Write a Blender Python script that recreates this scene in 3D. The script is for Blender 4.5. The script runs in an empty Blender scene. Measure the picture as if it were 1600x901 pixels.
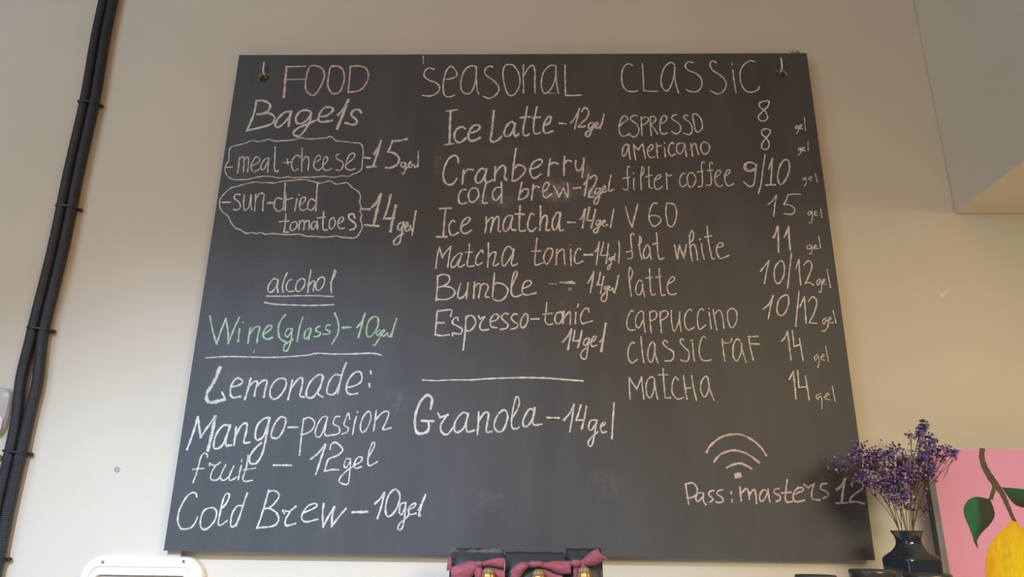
import bpy, bmesh, math, random
from mathutils import Vector, Matrix

C = bpy.context.scene.collection
SC = bpy.context.scene

# ------------------------------------------------------------------ camera
F_PX = 1160.0
CAM = Vector((0.02414, -1.35162, 1.54648))
RIGHT = Vector((0.99967459, 0.02232807, 0.01233541))
UP = Vector((-0.00455487, -0.3195575, 0.94755594))
FWD = Vector((-0.02509897, 0.94730379, 0.31935181))
cam_data = bpy.data.cameras.new('camera')
cam_data.sensor_width = 36.0
cam_data.lens = F_PX / 1600.0 * 36.0
cam_data.clip_start = 0.01
cam = bpy.data.objects.new('camera', cam_data)
C.objects.link(cam)
m = Matrix.Identity(4)
for i in range(3):
    m[i][0] = RIGHT[i]; m[i][1] = UP[i]; m[i][2] = -FWD[i]; m[i][3] = CAM[i]
cam.matrix_world = m
SC.camera = cam

# ------------------------------------------------------------------ light
SC.view_settings.view_transform = 'Standard'
SC.view_settings.look = 'None'
SC.view_settings.gamma = 1.0
SC.view_settings.use_curve_mapping = False
SC.view_settings.exposure = 0.12

world = bpy.data.worlds.new('world'); SC.world = world
world.use_nodes = True
bg = world.node_tree.nodes['Background']
bg.inputs[0].default_value = (1.0, 0.60, 0.40, 1)
bg.inputs[1].default_value = 0.05

def area(name, loc, target, size, energy, col, size_y=None, spread=math.pi):
    l = bpy.data.lights.new(name, 'AREA'); l.energy = energy; l.color = col
    l.shape = 'RECTANGLE'; l.size = size; l.size_y = size_y or size; l.spread = spread
    o = bpy.data.objects.new(name, l); C.objects.link(o)
    o.location = loc
    o.rotation_euler = (Vector(target) - Vector(loc)).to_track_quat('-Z', 'Y').to_euler()
    return o

def spot(name, loc, target, energy, col, angle, blend, radius):
    l = bpy.data.lights.new(name, 'SPOT'); l.energy = energy; l.color = col
    l.spot_size = math.radians(angle); l.spot_blend = blend; l.shadow_soft_size = radius
    o = bpy.data.objects.new(name, l); C.objects.link(o)
    o.location = loc
    o.rotation_euler = (Vector(target) - Vector(loc)).to_track_quat('-Z', 'Y').to_euler()
    return o

area('high_window', (-2.0, -1.7, 2.8), (-0.9, 0, 2.3), 0.9, 7.4, (0.68, 0.88, 1.0))
area('front_window', (-2.7, -3.2, 2.0), (-0.2, 0, 1.9), 2.0, 15, (0.50, 0.70, 1.0), 1.6)
spot('track_spot_counter', (-0.95, -2.4, 3.0), (-0.40, 0, 0.80), 338, (0.526, 0.707, 1.000), 46, 1.0, 0.04)
area('pendant_lamp', (1.15, -1.85, 2.14), (1.05, -1.5, 0), 0.8, 37, (1.000, 0.881, 0.568))
area('bounce_fill', (0.9, -3.4, 3.25), (0.9, -3.4, 0), 2.4, 52, (1.0, 0.48, 0.19))  # added warm fill, no known lamp: bounces off the floor to the beam's underside

# ------------------------------------------------------------------ helpers
def at(px, py, y):
    """the point of the vertical plane at depth y seen at this place of the photograph"""
    d = FWD + RIGHT * ((px - 800.0) / F_PX) - UP * ((py - 450.5) / F_PX)
    return CAM + d * ((y - CAM.y) / d.y)

def obj(name, bm, mats, parent=None, smooth=False, bevel=0):
    me = bpy.data.meshes.new(name)
    bmesh.ops.recalc_face_normals(bm, faces=bm.faces[:])
    bm.to_mesh(me); bm.free()
    for mt in (mats if isinstance(mats, (list, tuple)) else [mats]):
        me.materials.append(mt)
    o = bpy.data.objects.new(name, me); C.objects.link(o)
    if parent: o.parent = parent
    if smooth:
        me.polygons.foreach_set('use_smooth', [True] * len(me.polygons))
    if bevel:
        md = o.modifiers.new('bevel', 'BEVEL'); md.width = bevel; md.segments = 3
        md.limit_method = 'ANGLE'; md.angle_limit = math.radians(40)
    return o

def tag(o, label, cat, group=None):
    o['label'] = label; o['category'] = cat
    if group: o['group'] = group
    return o

def struct(o):
    o['kind'] = 'structure'; return o

def thing(name, label, cat, loc=(0, 0, 0), group=None):
    o = bpy.data.objects.new(name, None); C.objects.link(o)
    o.location = loc; o.empty_display_size = 0.02
    bpy.context.view_layer.update()
    return tag(o, label, cat, group)

def put(child, root):
    """parent keeping the child where it was built (world coordinates)"""
    child.parent = root
    child.matrix_parent_inverse = Matrix.Translation(-Vector(root.location))
    return child

def put2(child, part):
    """the same for a sub-part: its part sits at its thing's base"""
    child.parent = part
    child.matrix_parent_inverse = Matrix.Translation(-Vector(part.parent.location))
    return child

def box(bm, a, b, mi=0):
    r = bmesh.ops.create_cube(bm, size=1.0)
    for v in r['verts']:
        v.co = Vector(((a[i] + b[i]) / 2 + v.co[i] * (b[i] - a[i]) for i in range(3)))
    for f in {f for v in r['verts'] for f in v.link_faces}: f.material_index = mi

def rings(bm, loops, close_start=True, close_end=True, mi=0):
    vs = [[bm.verts.new(p) for p in lp] for lp in loops]
    n = len(loops[0])
    for a, b in zip(vs, vs[1:]):
        for i in range(n):
            f = bm.faces.new((a[i], a[(i + 1) % n], b[(i + 1) % n], b[i])); f.material_index = mi
    if close_start: bm.faces.new(vs[0]).material_index = mi
    if close_end: bm.faces.new(list(reversed(vs[-1]))).material_index = mi
    return vs

def lathe(bm, prof, c, n=40, **k):
    rings(bm, [[(c[0] + r * math.cos(2 * math.pi * i / n), c[1] + r * math.sin(2 * math.pi * i / n), c[2] + z) for i in range(n)] for r, z in prof], **k)

def tube(bm, pts, rad, n=8):
    pts = [Vector(p) for p in pts]
    loops = []
    for i, p in enumerate(pts):
        d = (pts[min(i + 1, len(pts) - 1)] - pts[max(i - 1, 0)]).normalized()
        a = d.cross(Vector((0.13, 1, 0.07))).normalized(); b = d.cross(a)
        r = rad[i] if isinstance(rad, (list, tuple)) else rad
        loops.append([p + a * r * math.cos(2 * math.pi * k / n) + b * r * math.sin(2 * math.pi * k / n) for k in range(n)])
    rings(bm, loops)

def catmull(pts, step):
    """smooth line through pts, samples about `step` apart"""
    if len(pts) == 1: return pts
    P = [pts[0] * 2 - pts[1]] + pts + [pts[-1] * 2 - pts[-2]]
    if (pts[0] - pts[-1]).length < 1e-6: P[0] = pts[-2]; P[-1] = pts[1]
    out = []
    for i in range(1, len(P) - 2):
        p0, p1, p2, p3 = P[i - 1:i + 3]
        n = max(1, int((p2 - p1).length / step))
        for k in range(n):
            t = k / n
            out.append(0.5 * (2 * p1 + (p2 - p0) * t + (2 * p0 - 5 * p1 + 4 * p2 - p3) * t * t + (3 * p1 - p0 - 3 * p2 + p3) * t ** 3))
    out.append(pts[-1])
    return out

# ------------------------------------------------------------------ materials
class Mat:
    def __init__(s, name, col=(0.8, 0.8, 0.8), rough=0.5, metal=0.0, **kw):
        s.m = bpy.data.materials.new(name); s.m.use_nodes = True
        s.t = s.m.node_tree; s.N = s.t.nodes
        s.b = s.N['Principled BSDF']
        s.b.inputs['Base Color'].default_value = (*col, 1)
        s.b.inputs['Roughness'].default_value = rough
        s.b.inputs['Metallic'].default_value = metal
        for k, v in kw.items(): s.b.inputs[k.replace('_', ' ')].default_value = v
    def n(s, typ, **props):
        o = s.N.new(typ)
        for k, v in props.items(): setattr(o, k, v)
        return o
    def l(s, a, b): s.t.links.new(a, b)
    def coord(s, scale=(1, 1, 1)):
        tc = s.n('ShaderNodeTexCoord'); mp = s.n('ShaderNodeMapping')
        mp.inputs['Scale'].default_value = scale
        s.l(tc.outputs['Object'], mp.inputs[0]); return mp.outputs[0]
    def noise(s, scale, detail=3, co=None, rough=0.5):
        o = s.n('ShaderNodeTexNoise'); o.inputs['Scale'].default_value = scale
        o.inputs['Detail'].default_value = detail; o.inputs['Roughness'].default_value = rough
        s.l(co or s.coord(), o.inputs['Vector']); return o.outputs[0]
    def ramp(s, fac, stops):
        r = s.n('ShaderNodeValToRGB'); e = r.color_ramp.elements
        while len(e) < len(stops): e.new(0.5)
        for i, (p, c) in enumerate(stops):
            e[i].position = p; e[i].color = (*c, 1) if len(c) == 3 else c
        s.l(fac, r.inputs[0]); return r.outputs[0]
    def math(s, op, a, b=None, c=None):
        o = s.n('ShaderNodeMath', operation=op)
        for i, v in enumerate((a, b, c)):
            if v is None: continue
            if isinstance(v, (int, float)): o.inputs[i].default_value = v
            else: s.l(v, o.inputs[i])
        return o.outputs[0]
    def mix(s, fac, a, b):
        o = s.n('ShaderNodeMix', data_type='RGBA')
        for i, v in ((0, fac), (6, a), (7, b)):
            if isinstance(v, (int, float)): o.inputs[i].default_value = v
            elif isinstance(v, tuple): o.inputs[i].default_value = (*v, 1)
            else: s.l(v, o.inputs[i])
        return o.outputs[2]
    def base(s, sock): s.l(sock, s.b.inputs['Base Color']); return s
    def bump(s, sock, strength=0.2, dist=0.001):
        o = s.n('ShaderNodeBump'); o.inputs['Strength'].default_value = strength
        o.inputs['Distance'].default_value = dist
        s.l(sock, o.inputs['Height']); s.l(o.outputs[0], s.b.inputs['Normal']); return s
    def vcol(s, name='tint'):
        a = s.n('ShaderNodeAttribute', attribute_name=name); return a.outputs['Color']

def plain(name, col, rough=0.5, metal=0.0, var=0.06, scale=60, **kw):
    M = Mat(name, col, rough, metal, **kw)
    lo = tuple(c * (1 - var) for c in col); hi = tuple(min(1, c * (1 + var)) for c in col)
    M.base(M.ramp(M.noise(scale), [(0.3, lo), (0.7, hi)]))
    return M.m

# painted plaster wall: fine roller texture, faint mottling
def wall_mat(name, col):
    M = Mat(name, col, 0.85)
    lo = tuple(c * 0.965 for c in col); hi = tuple(min(1, c * 1.02) for c in col)
    M.base(M.ramp(M.noise(5, 5), [(0.3, lo), (0.7, hi)]))
    M.bump(M.noise(220, 4), 0.12, 0.002)
    return M.m
WALL = wall_mat('cream_wall_paint', (0.80, 0.75, 0.63))
CEIL = wall_mat('ceiling_paint', (0.78, 0.75, 0.70))
FLOOR = plain('light_floor', (0.52, 0.47, 0.40), 0.6)

# ------------------------------------------------------------------ setting
bm = bmesh.new(); box(bm, (-4, 0, 0), (4, 0.12, 3.3)); struct(obj('wall_back', bm, WALL))
bm = bmesh.new(); box(bm, (-4, -5, -0.1), (4, 0.12, 0)); struct(obj('floor', bm, FLOOR))
bm = bmesh.new(); box(bm, (-4, -5, 3.3), (4, 0.12, 3.4)); struct(obj('ceiling', bm, CEIL))
bm = bmesh.new(); box(bm, (0.855, -1.5, 2.1606), (2.6, 0.0, 3.3)); struct(obj('trim_1', bm, WALL, bevel=0.004))   # boxed-in beam

SHELF_Z = 1.44
bm = bmesh.new(); box(bm, (-0.32, -0.42, SHELF_Z - 0.03), (0.685, 0, SHELF_Z))
struct(obj('trim_2', bm, plain('shelf_board', (0.55, 0.50, 0.43), 0.5), bevel=0.002))       # ledge that carries the jars and the vase

bm = bmesh.new(); box(bm, (-1.8, -0.72, 0.90), (2.4, -0.001, 0.95))
struct(obj('trim_3', bm, plain('bounce_worktop', (0.74, 0.71, 0.66), 0.4), bevel=0.003))      # unseen counter below the picture, added to bounce light onto beam and wall

# ------------------------------------------------------------------ chalkboard
BY = -0.022          # front face of the board
BZ = 1.52            # lower edge
BW, BH, BT = 0.6, 0.9976, 0.010

def board_mat():
    M = Mat('black_chalkboard_paint', (0.05, 0.05, 0.05), 0.6, Specular_IOR_Level=0.8)
    co = M.coord()
    stretch = M.coord((6, 1, 1.2))
    dust = M.ramp(M.noise(2.2, 6, stretch, 0.6), [(0.35, (0, 0, 0)), (0.8, (1, 1, 1))])
    cloud = M.ramp(M.noise(3.0, 4, co), [(0.3, (0, 0, 0)), (0.75, (1, 1, 1))])
    speck = M.ramp(M.noise(160, 2, M.coord((1, 1, 0.45))), [(0.70, (0, 0, 0)), (0.80, (1, 1, 1))])
    patch = M.ramp(M.noise(7, 2, co), [(0.5, (0, 0, 0)), (0.7, (1, 1, 1))])
    sep = M.n('ShaderNodeSeparateXYZ'); M.l(co, sep.inputs[0])
    total = None
    # smears left by a wiped-off line: centre x, z and radii in metres, on the board
    for px, py, rx, rz, amt in SMEARS:
        p = at(px, py, BY)
        ex = M.math('DIVIDE', M.math('SUBTRACT', sep.outputs[0], p.x), rx)
        ez = M.math('DIVIDE', M.math('SUBTRACT', sep.outputs[2], p.z), rz)
        d = M.math('ADD', M.math('MULTIPLY', ex, ex), M.math('MULTIPLY', ez, ez))
        w = M.math('MULTIPLY', M.math('MAXIMUM', M.math('SUBTRACT', 1.0, d), 0.0), amt)
        total = w if total is None else M.math('ADD', total, w)
    streak = M.ramp(M.noise(46, 6, M.coord((1.6, 1, 0.9)), 0.72), [(0.42, (0, 0, 0)), (0.74, (1, 1, 1))])
    smear = M.math('MULTIPLY', total, streak)
    base = M.mix(M.math('MULTIPLY', cloud, 0.35), (0.048, 0.051, 0.056), (0.062, 0.065, 0.070))
    base = M.mix(M.math('MULTIPLY', dust, 0.07), base, (0.5, 0.5, 0.5))
    base = M.mix(M.math('MULTIPLY', M.math('MULTIPLY', speck, patch), 0.16), base, (0.6, 0.6, 0.58))
    base = M.mix(smear, base, (0.62, 0.60, 0.55))
    M.base(base)
    M.bump(M.noise(500, 2, co), 0.08, 0.0006)
    return M.m

SMEARS = [(868, 298, 0.052, 0.030, 0.55), (770, 315, 0.060, 0.020, 0.29), (915, 268, 0.016, 0.018, 0.59), (925, 300, 0.026, 0.016, 0.55),
          (684, 252, 0.010, 0.040, 0.22), (790, 236, 0.05, 0.014, 0.12), (620, 625, 0.030, 0.030, 0.14), (815, 520, 0.020, 0.07, 0.09),
          (765, 780, 0.030, 0.022, 0.16), (430, 590, 0.13, 0.020, 0.10), (945, 755, 0.035, 0.03, 0.10), (880, 470, 0.04, 0.03, 0.07), (1150, 800, 0.012, 0.05, 0.05)]
BOARD = board_mat()
RAW = plain('raw_board_edge', (0.50, 0.43, 0.33), 0.8)

board = thing('chalkboard', 'large black chalkboard menu hung on the cream wall, covered in handwriting', 'chalkboard', (0, BY, BZ))

HOLES = [at(412, 121, BY), at(1221, 116, BY)]
HR = 0.0115
cu = bpy.data.curves.new('outline', 'CURVE'); cu.dimensions = '2D'; cu.fill_mode = 'BOTH'; cu.extrude = BT / 2
def spline(pts):
    s = cu.splines.new('POLY'); s.points.add(len(pts) - 1)
    for q, p in zip(s.points, pts): q.co = (p[0], p[1], 0, 1)
    s.use_cyclic_u = True
spline([(-BW, BZ), (BW, BZ), (BW, BZ + BH), (-BW, BZ + BH)])
for h in HOLES:
    spline([(h.x + HR * math.cos(a * math.pi / 16), h.z + HR * math.sin(a * math.pi / 16)) for a in range(32)])
tmp = bpy.data.objects.new('outline', cu); C.objects.link(tmp)
bpy.context.view_layer.update()
me = bpy.data.meshes.new_from_object(tmp.evaluated_get(bpy.context.evaluated_depsgraph_get()))
bpy.data.objects.remove(tmp); bpy.data.curves.remove(cu)
bm = bmesh.new(); bm.from_mesh(me); bpy.data.meshes.remove(me)
for v in bm.verts: v.co = Vector((v.co.x, BY + BT / 2 - v.co.z, v.co.y))
bmesh.ops.remove_doubles(bm, verts=bm.verts[:], dist=1e-5)
for f in bm.faces:
    f.material_index = 0 if abs(f.normal.y) > 0.5 else 0
    c = f.calc_center_median()
    if abs(f.normal.y) < 0.5 and any(math.hypot(c.x - h.x, c.z - h.z) < HR * 1.2 for h in HOLES): f.material_index = 1
put(obj('board_panel', bm, [BOARD, RAW]), board)

# battens behind the lower edge keep it off the wall
bm = bmesh.new()
a = at(262, 861, BY + BT); b = at(281, 873, BY + BT)
box(bm, (a.x, BY + BT, b.z + 0.001), (b.x, -0.0002, BZ + 0.06))
sp = put(obj('spacer_block', bm, plain('pale_spacer', (0.62, 0.60, 0.55), 0.6)), board); sp['label'] = 'pale spacer block under the lower left corner'
bm = bmesh.new(); box(bm, (0.50, BY + BT, BZ + 0.004), (0.53, -0.0002, BZ + 0.06))
put(obj('spacer_block', bm, plain('wood_spacer', (0.45, 0.36, 0.25), 0.7)), board)

# ---- the writing
CHALK_COL = {'pink': (0.93, 0.70, 0.66), 'white': (0.88, 0.87, 0.84), 'warm': (0.97, 0.92, 0.86), 'green': (0.58, 0.86, 0.60), 'pinkwhite': (0.92, 0.74, 0.75)}
def chalk_mat(name, col):
    M = Mat('chalk_' + name, col, 0.95)
    uv = M.n('ShaderNodeUVMap'); sep = M.n('ShaderNodeSeparateXYZ'); M.l(uv.outputs[0], sep.inputs[0])
    across = M.math('ABSOLUTE', M.math('SUBTRACT', M.math('MULTIPLY', sep.outputs[1], 2.0), 1.0))   # 0 at the middle of a stroke
    body = M.math('SUBTRACT', 1.0, M.math('POWER', across, 3.0))
    g = M.noise(800, 2, M.coord(), 0.6)
    g2 = M.noise(60, 2, M.coord())
    s = M.math('ADD', M.math('MULTIPLY', body, 0.62), M.math('ADD', M.math('MULTIPLY', M.math('SUBTRACT', g, 0.5), 2.3), M.math('MULTIPLY', M.math('SUBTRACT', g2, 0.5), 0.6)))
    alpha = M.ramp(s, [(0.14, (0, 0, 0)), (0.60, (0.97, 0.97, 0.97))])
    M.l(alpha, M.b.inputs['Alpha'])
    M.b.inputs['Specular IOR Level'].default_value = 0.1
    return M.m
CHALK = {k: chalk_mat(k, v) for k, v in CHALK_COL.items()}

WRITING = [  # label, chalk, strokes "width: x,z ..." in tenths of a millimetre on the board
    ('chalk heading FOOD in pink', 'pink', """76:-4953,9684 -4940,9367 -4925,8938|47:-4933,9677 -4729,9683 -4552,9689|35:-4967,9361 -4614,9367 -4520,9373|53:-4363,9707 -4466,9650 -4506,9366 -4480,9116 -4359,8986 -4267,9007 -4167,9224 -4121,9459 -4192,9634 -4363,9707|53:-3884,9696 -4004,9665 -4029,9428 -4025,9208 -3934,9037 -3851,9015 -3749,9083 -3692,9364 -3738,9584 -3842,9686 -3965,9680|53:-3589,9685 -3584,9363 -3585,9046|53:-3589,9685 -3421,9694 -3253,9630 -3189,9425 -3248,9206 -3373,9082 -3585,9046"""),
    ('chalk word Bagels', 'white', """69:-5489,8856 -5512,8504 -5605,8137|69:-5488,8846 -5368,8855 -5211,8778 -5196,8656 -5266,8564 -5435,8528|69:-5381,8519 -5197,8549 -5066,8458 -5090,8322 -5266,8232 -5600,8143|69:-4748,8594 -4878,8564 -4994,8412 -5032,8277 -4972,8217 -4874,8292 -4771,8442 -4733,8579|69:-4727,8600 -4744,8442 -4750,8246|69:-4317,8563 -4430,8624 -4559,8578 -4619,8442 -4585,8321 -4477,8306 -4357,8427 -4317,8563|69:-4316,8548 -4323,8351 -4407,8141 -4500,8016 -4608,8037 -4629,8112 -4546,8201 -4370,8291 -4168,8396|69:-4122,8472 -3990,8487 -3868,8608 -3902,8684 -4035,8684 -4119,8578 -4145,8441 -4110,8351 -3978,8351 -3861,8381|69:-3753,8507 -3657,8638 -3569,8852|90:-3569,8861 -3638,8562 -3738,8186|69:-3273,8561 -3338,8637 -3442,8607 -3473,8501 -3373,8410 -3340,8335 -3415,8275 -3577,8320"""),
    ('chalk line in a wavy outline reading -meat +cheese', 'white', """37:-5893,7729 -5735,7808 -5601,7848 -5468,7911 -5353,7889 -5243,7902 -5135,7939 -4990,7895 -4906,7901 -4767,7911 -4629,7923 -4466,7973 -4351,7948 -4184,7948 -4045,7964 -3934,7973 -3853,8005 -3747,7910 -3648,7891 -3507,7879 -3380,7860 -3254,7847 -3194,7791 -3160,7636 -3162,7451 -3165,7267 -3256,7176 -3336,7145 -3415,7100 -3553,7109 -3714,7078 -3908,7099 -4126,7078 -4318,7078 -4537,7068 -4648,7083 -4811,7059 -4952,7089 -5091,7098 -5200,7089 -5307,7068 -5440,7028 -5550,7022 -5743,7028 -5881,7128 -5936,7265 -5917,7388 -5883,7450 -5893,7729|40:-5925,7305 -5794,7302|40:-5676,7527 -5668,7358 -5666,7174|40:-5677,7465 -5630,7537 -5578,7496 -5551,7204|40:-5577,7450 -5537,7527 -5484,7481 -5466,7189|40:-5383,7342 -5268,7419 -5263,7496 -5338,7537 -5403,7388 -5401,7266 -5324,7205 -5235,7266|40:-5084,7512 -5150,7481 -5210,7358 -5192,7250 -5138,7266 -5087,7419 -5069,7496|40:-5070,7506 -5066,7358 -5060,7189|40:-4974,7760 -4947,7481 -4931,7266 -4882,7199 -4845,7235|40:-4767,7404 -4602,7419|40:-4692,7481 -4665,7364|40:-4434,7527 -4508,7574 -4581,7481 -4587,7327 -4526,7220 -4448,7266|40:-4419,7735 -4393,7481 -4373,7211|40:-4386,7419 -4324,7543 -4254,7481 -4246,7236|40:-4130,7404 -4027,7481 -4035,7558 -4102,7543 -4144,7404 -4118,7282 -4031,7236 -3968,7297|40:-3946,7358 -3872,7450 -3894,7543 -3946,7497 -3960,7358 -3923,7251 -3839,7236 -3773,7273|40:-3645,7599 -3703,7574 -3683,7497 -3565,7420 -3544,7328 -3591,7236 -3674,7242|45:-3465,7374 -3327,7543 -3361,7620 -3440,7574 -3483,7420 -3486,7297 -3413,7242 -3297,7267"""),
    ('chalk price -15gel beside the meat and cheese line', 'white', """67:-3124,7521 -3012,7506|67:-2931,7605 -2859,7760 -2813,7900|67:-2814,7910 -2864,7636 -2938,7328|67:-3060,7304 -2883,7322|67:-2577,7900 -2424,7910 -2288,7947|67:-2577,7900 -2611,7791 -2658,7651! -2531,7620 -2428,7512 -2447,7374 -2579,7292 -2675,7292|43:-2298,7405 -2366,7405 -2375,7328 -2320,7313 -2278,7390 -2276,7267 -2310,7146 -2339,7176|43:-2290,7267 -2224,7313|43:-2225,7344 -2174,7405 -2190,7436 -2226,7359 -2182,7298 -2131,7374 -2117,7359 -2086,7298 -2035,7374|43:-2045,7667 -2035,7482 -2032,7313"""),
    ('chalk lines in a wavy outline reading -sun-dried tomatoes', 'white', """37:-5349,6962 -5240,6971 -5129,6956 -5019,6962 -4908,6950 -4801,6974 -4639,6999 -4503,7008 -4368,7029 -4257,7017 -4131,6987 -4004,6951 -3896,6963 -3789,6999 -3646,6927 -3538,6942 -3430,6955 -3312,6844 -3197,6769 -3140,6665 -3147,6546 -3111,6429 -3123,6340 -3081,6253 -3101,6165 -3066,6064 -3058,5963 -3134,5805 -3198,5768 -3331,5773 -3438,5784 -3547,5809 -3626,5798 -3785,5783 -3946,5797 -4134,5802 -4217,5830 -4298,5844 -4484,5832 -4673,5843 -4808,5854 -4941,5843 -5038,5871 -5130,5853 -5213,5876 -5318,5856 -5435,5928 -5548,5971 -5643,6072 -5730,6218 -5868,6335 -5933,6453 -5932,6601 -5843,6750 -5746,6841 -5667,6865 -5508,6916 -5349,6962|53:-5894,6521 -5725,6527|43:-5556,6691 -5644,6697 -5661,6616 -5554,6527 -5513,6424 -5572,6359 -5642,6370|43:-5466,6691 -5458,6483 -5415,6359 -5342,6424 -5335,6676|43:-5329,6691 -5315,6513 -5280,6365|43:-5241,6706 -5225,6513 -5217,6342|43:-5228,6602 -5155,6721 -5075,6692 -5070,6513 -5055,6342|53:-4979,6508 -4886,6520|45:-4705,6603 -4802,6618 -4849,6484 -4800,6366 -4715,6337 -4654,6396|45:-4675,6947 -4662,6663 -4651,6367|45:-4636,6722 -4622,6544 -4608,6343|45:-4620,6573 -4555,6603 -4489,6618|45:-4405,6603 -4411,6455 -4418,6344|45:-4374,6699 -4365,6687|45:-4323,6470 -4238,6559 -4245,6633 -4312,6619 -4339,6485 -4314,6382 -4244,6353 -4172,6397|45:-4034,6560 -4120,6604 -4172,6500 -4152,6382 -4082,6362 -4024,6456|45:-4027,6963 -4017,6664 -4000,6344|45:-4587,6279 -4578,6075 -4584,5887! -4490,5887|45:-4695,6109 -4516,6118|45:-4420,6104 -4467,6046 -4464,5945 -4401,5925 -4342,6003 -4356,6090 -4420,6104|45:-4302,6133 -4296,5945|45:-4300,6061 -4248,6134 -4205,6105 -4202,5945|45:-4204,6076 -4154,6134 -4105,6105 -4100,5946|45:-3963,6105 -4030,6105 -4062,6018 -4028,5946 -3968,6018 -3949,6105|45:-3945,6120 -3929,5946|45:-3841,6324 -3837,6106 -3814,5946 -3732,5938|45:-3957,6187 -3803,6207|45:-3662,6193 -3708,6106 -3690,5976 -3641,5961 -3591,6063 -3620,6179 -3662,6193|45:-3529,6063 -3442,6136 -3448,6208 -3513,6179 -3536,6048 -3494,5968 -3402,5976|60:-3219,6194 -3252,6276 -3331,6258 -3325,6179 -3238,6107 -3179,6035 -3213,5963 -3286,5939"""),
    ('chalk price -14gel beside the tomatoes line', 'white', """67:-3078,6385 -2937,6379|80:-2887,6429 -2801,6547 -2744,6695|80:-2736,6704 -2788,6370 -2832,6044|67:-3006,6044 -2737,6022|67:-2540,6696 -2577,6430 -2641,6181! -2534,6181 -2441,6196|73:-2423,6459 -2456,6225 -2495,5907|53:-2274,6095 -2339,6066 -2354,5965 -2305,5936 -2258,6037 -2248,6110|53:-2257,6023 -2273,5850 -2302,5679 -2379,5628 -2421,5665 -2374,5764 -2247,5865|53:-2213,5965 -2164,6037 -2182,6110 -2218,6037 -2197,5922 -2132,5937 -2111,6038 -2092,5937 -2054,5966|53:-2021,6343 -2047,6081 -2065,5837"""),
    ('chalk heading SEASONAL', 'warm', """33:-2056,9929 -2047,9747|46:-1815,9603 -1912,9642 -2002,9563 -2010,9437 -1911,9343 -1746,9265 -1674,9156 -1722,9032 -1865,8955 -2026,8971|46:-1602,9358 -1455,9373 -1336,9435 -1340,9545 -1453,9678 -1544,9577 -1594,9358 -1601,9140 -1559,8970 -1464,8930 -1354,8979|46:-926,9670 -1035,9686 -1166,9576 -1233,9325 -1218,9108 -1135,9015 -1028,9030 -953,9200 -920,9450 -921,9670|46:-925,9638 -911,9324 -889,9107 -854,8999|46:-581,9662 -657,9678 -736,9590 -719,9465 -569,9339 -446,9183 -456,9044 -560,8922 -666,8898 -760,8947|46:-199,9715 -307,9699 -358,9542 -332,9261 -257,9013 -176,8958 -84,9028 -6,9229 -22,9478 -118,9667 -199,9715|46:70,9714 67,9415 75,9028|46:78,9446 178,9635 272,9691 313,9508 308,9259 314,9027|46:742,9680 635,9690 500,9539 447,9321 460,9104 526,9011 633,9103 713,9289 746,9476 748,9670|46:748,9664 754,9351 796,9011|20:526,9011 738,9017|46:944,9695 940,9350 944,8964! 1108,8961 1267,8970"""),
    ('chalk word Ice before Latte', 'warm', """68:-1425,8604 -1422,8198 -1416,7829|48:-1509,8595 -1288,8625|48:-1519,7809 -1338,7838|68:-1115,8183 -1175,8228 -1277,8168 -1325,8035 -1280,7888 -1188,7873 -1087,7961|68:-1034,8079 -883,8123 -807,8213 -861,8272 -965,8228 -1034,8079 -1021,7932 -929,7902 -801,7976"""),
    ('chalk word Latte', 'warm', """68:-533,8602 -548,8347 -569,8079 -587,7931 -539,7879 -436,7917 -364,8005|68:-102,8286 -155,8346 -246,8272 -309,8108 -281,8005 -190,8034 -114,8197 -89,8301|68:-89,8301 -113,8108 -86,8005 -22,8055|57:152,8692 119,8436 76,8197 83,8049 148,8019 199,8063|57:14,8436 211,8459|57:354,8691 303,8405 285,8197 303,8078 368,8063 420,8093|57:263,8429 420,8450|68:499,8256 603,8315 643,8435 591,8459 512,8330 486,8167 537,8078 675,8122"""),
    ('chalk price -12gel after Ice Latte', 'warm', """55:812,8309 942,8291|55:1047,8315 1153,8464 1222,8644|55:1222,8644 1179,8434 1123,8181|55:1273,8584 1340,8674 1412,8584 1375,8434 1268,8314 1196,8225! 1267,8219 1337,8240|49:1516,8314 1438,8314 1397,8225 1435,8181 1515,8284|49:1516,8314 1473,8166 1405,8004 1341,8033 1368,8107 1486,8166|49:1526,8210 1593,8269 1581,8329 1535,8255 1552,8195 1617,8210 1671,8284|49:1724,8508 1686,8344 1642,8180"""),
    ('chalk heading CLASSIC', 'warm', """44:2347,9685 2269,9729 2166,9636 2117,9436 2131,9206 2217,9074 2328,9048 2426,9067|44:2559,9728 2563,9435 2558,9074! 2692,9057 2846,9057|44:3232,9699 3150,9759 3016,9633 2939,9401 2936,9187 3014,9066 3102,9137 3185,9367 3228,9632|44:3229,9649 3223,9301 3271,9023|44:3617,9748 3519,9765 3451,9671 3506,9565 3670,9481 3767,9332 3746,9152 3641,9045 3502,9055 3435,9104|44:4098,9746 4030,9790 3963,9713 4014,9563 4172,9430 4266,9265 4215,9086 4083,8989 3975,9038 3936,9070|44:4430,9561 4431,9330 4452,9020|44:4420,9721 4430,9701|44:4904,9766 4793,9787 4641,9660 4568,9462 4576,9232 4645,9068 4753,9029 4897,9084 4939,9172"""),
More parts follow.
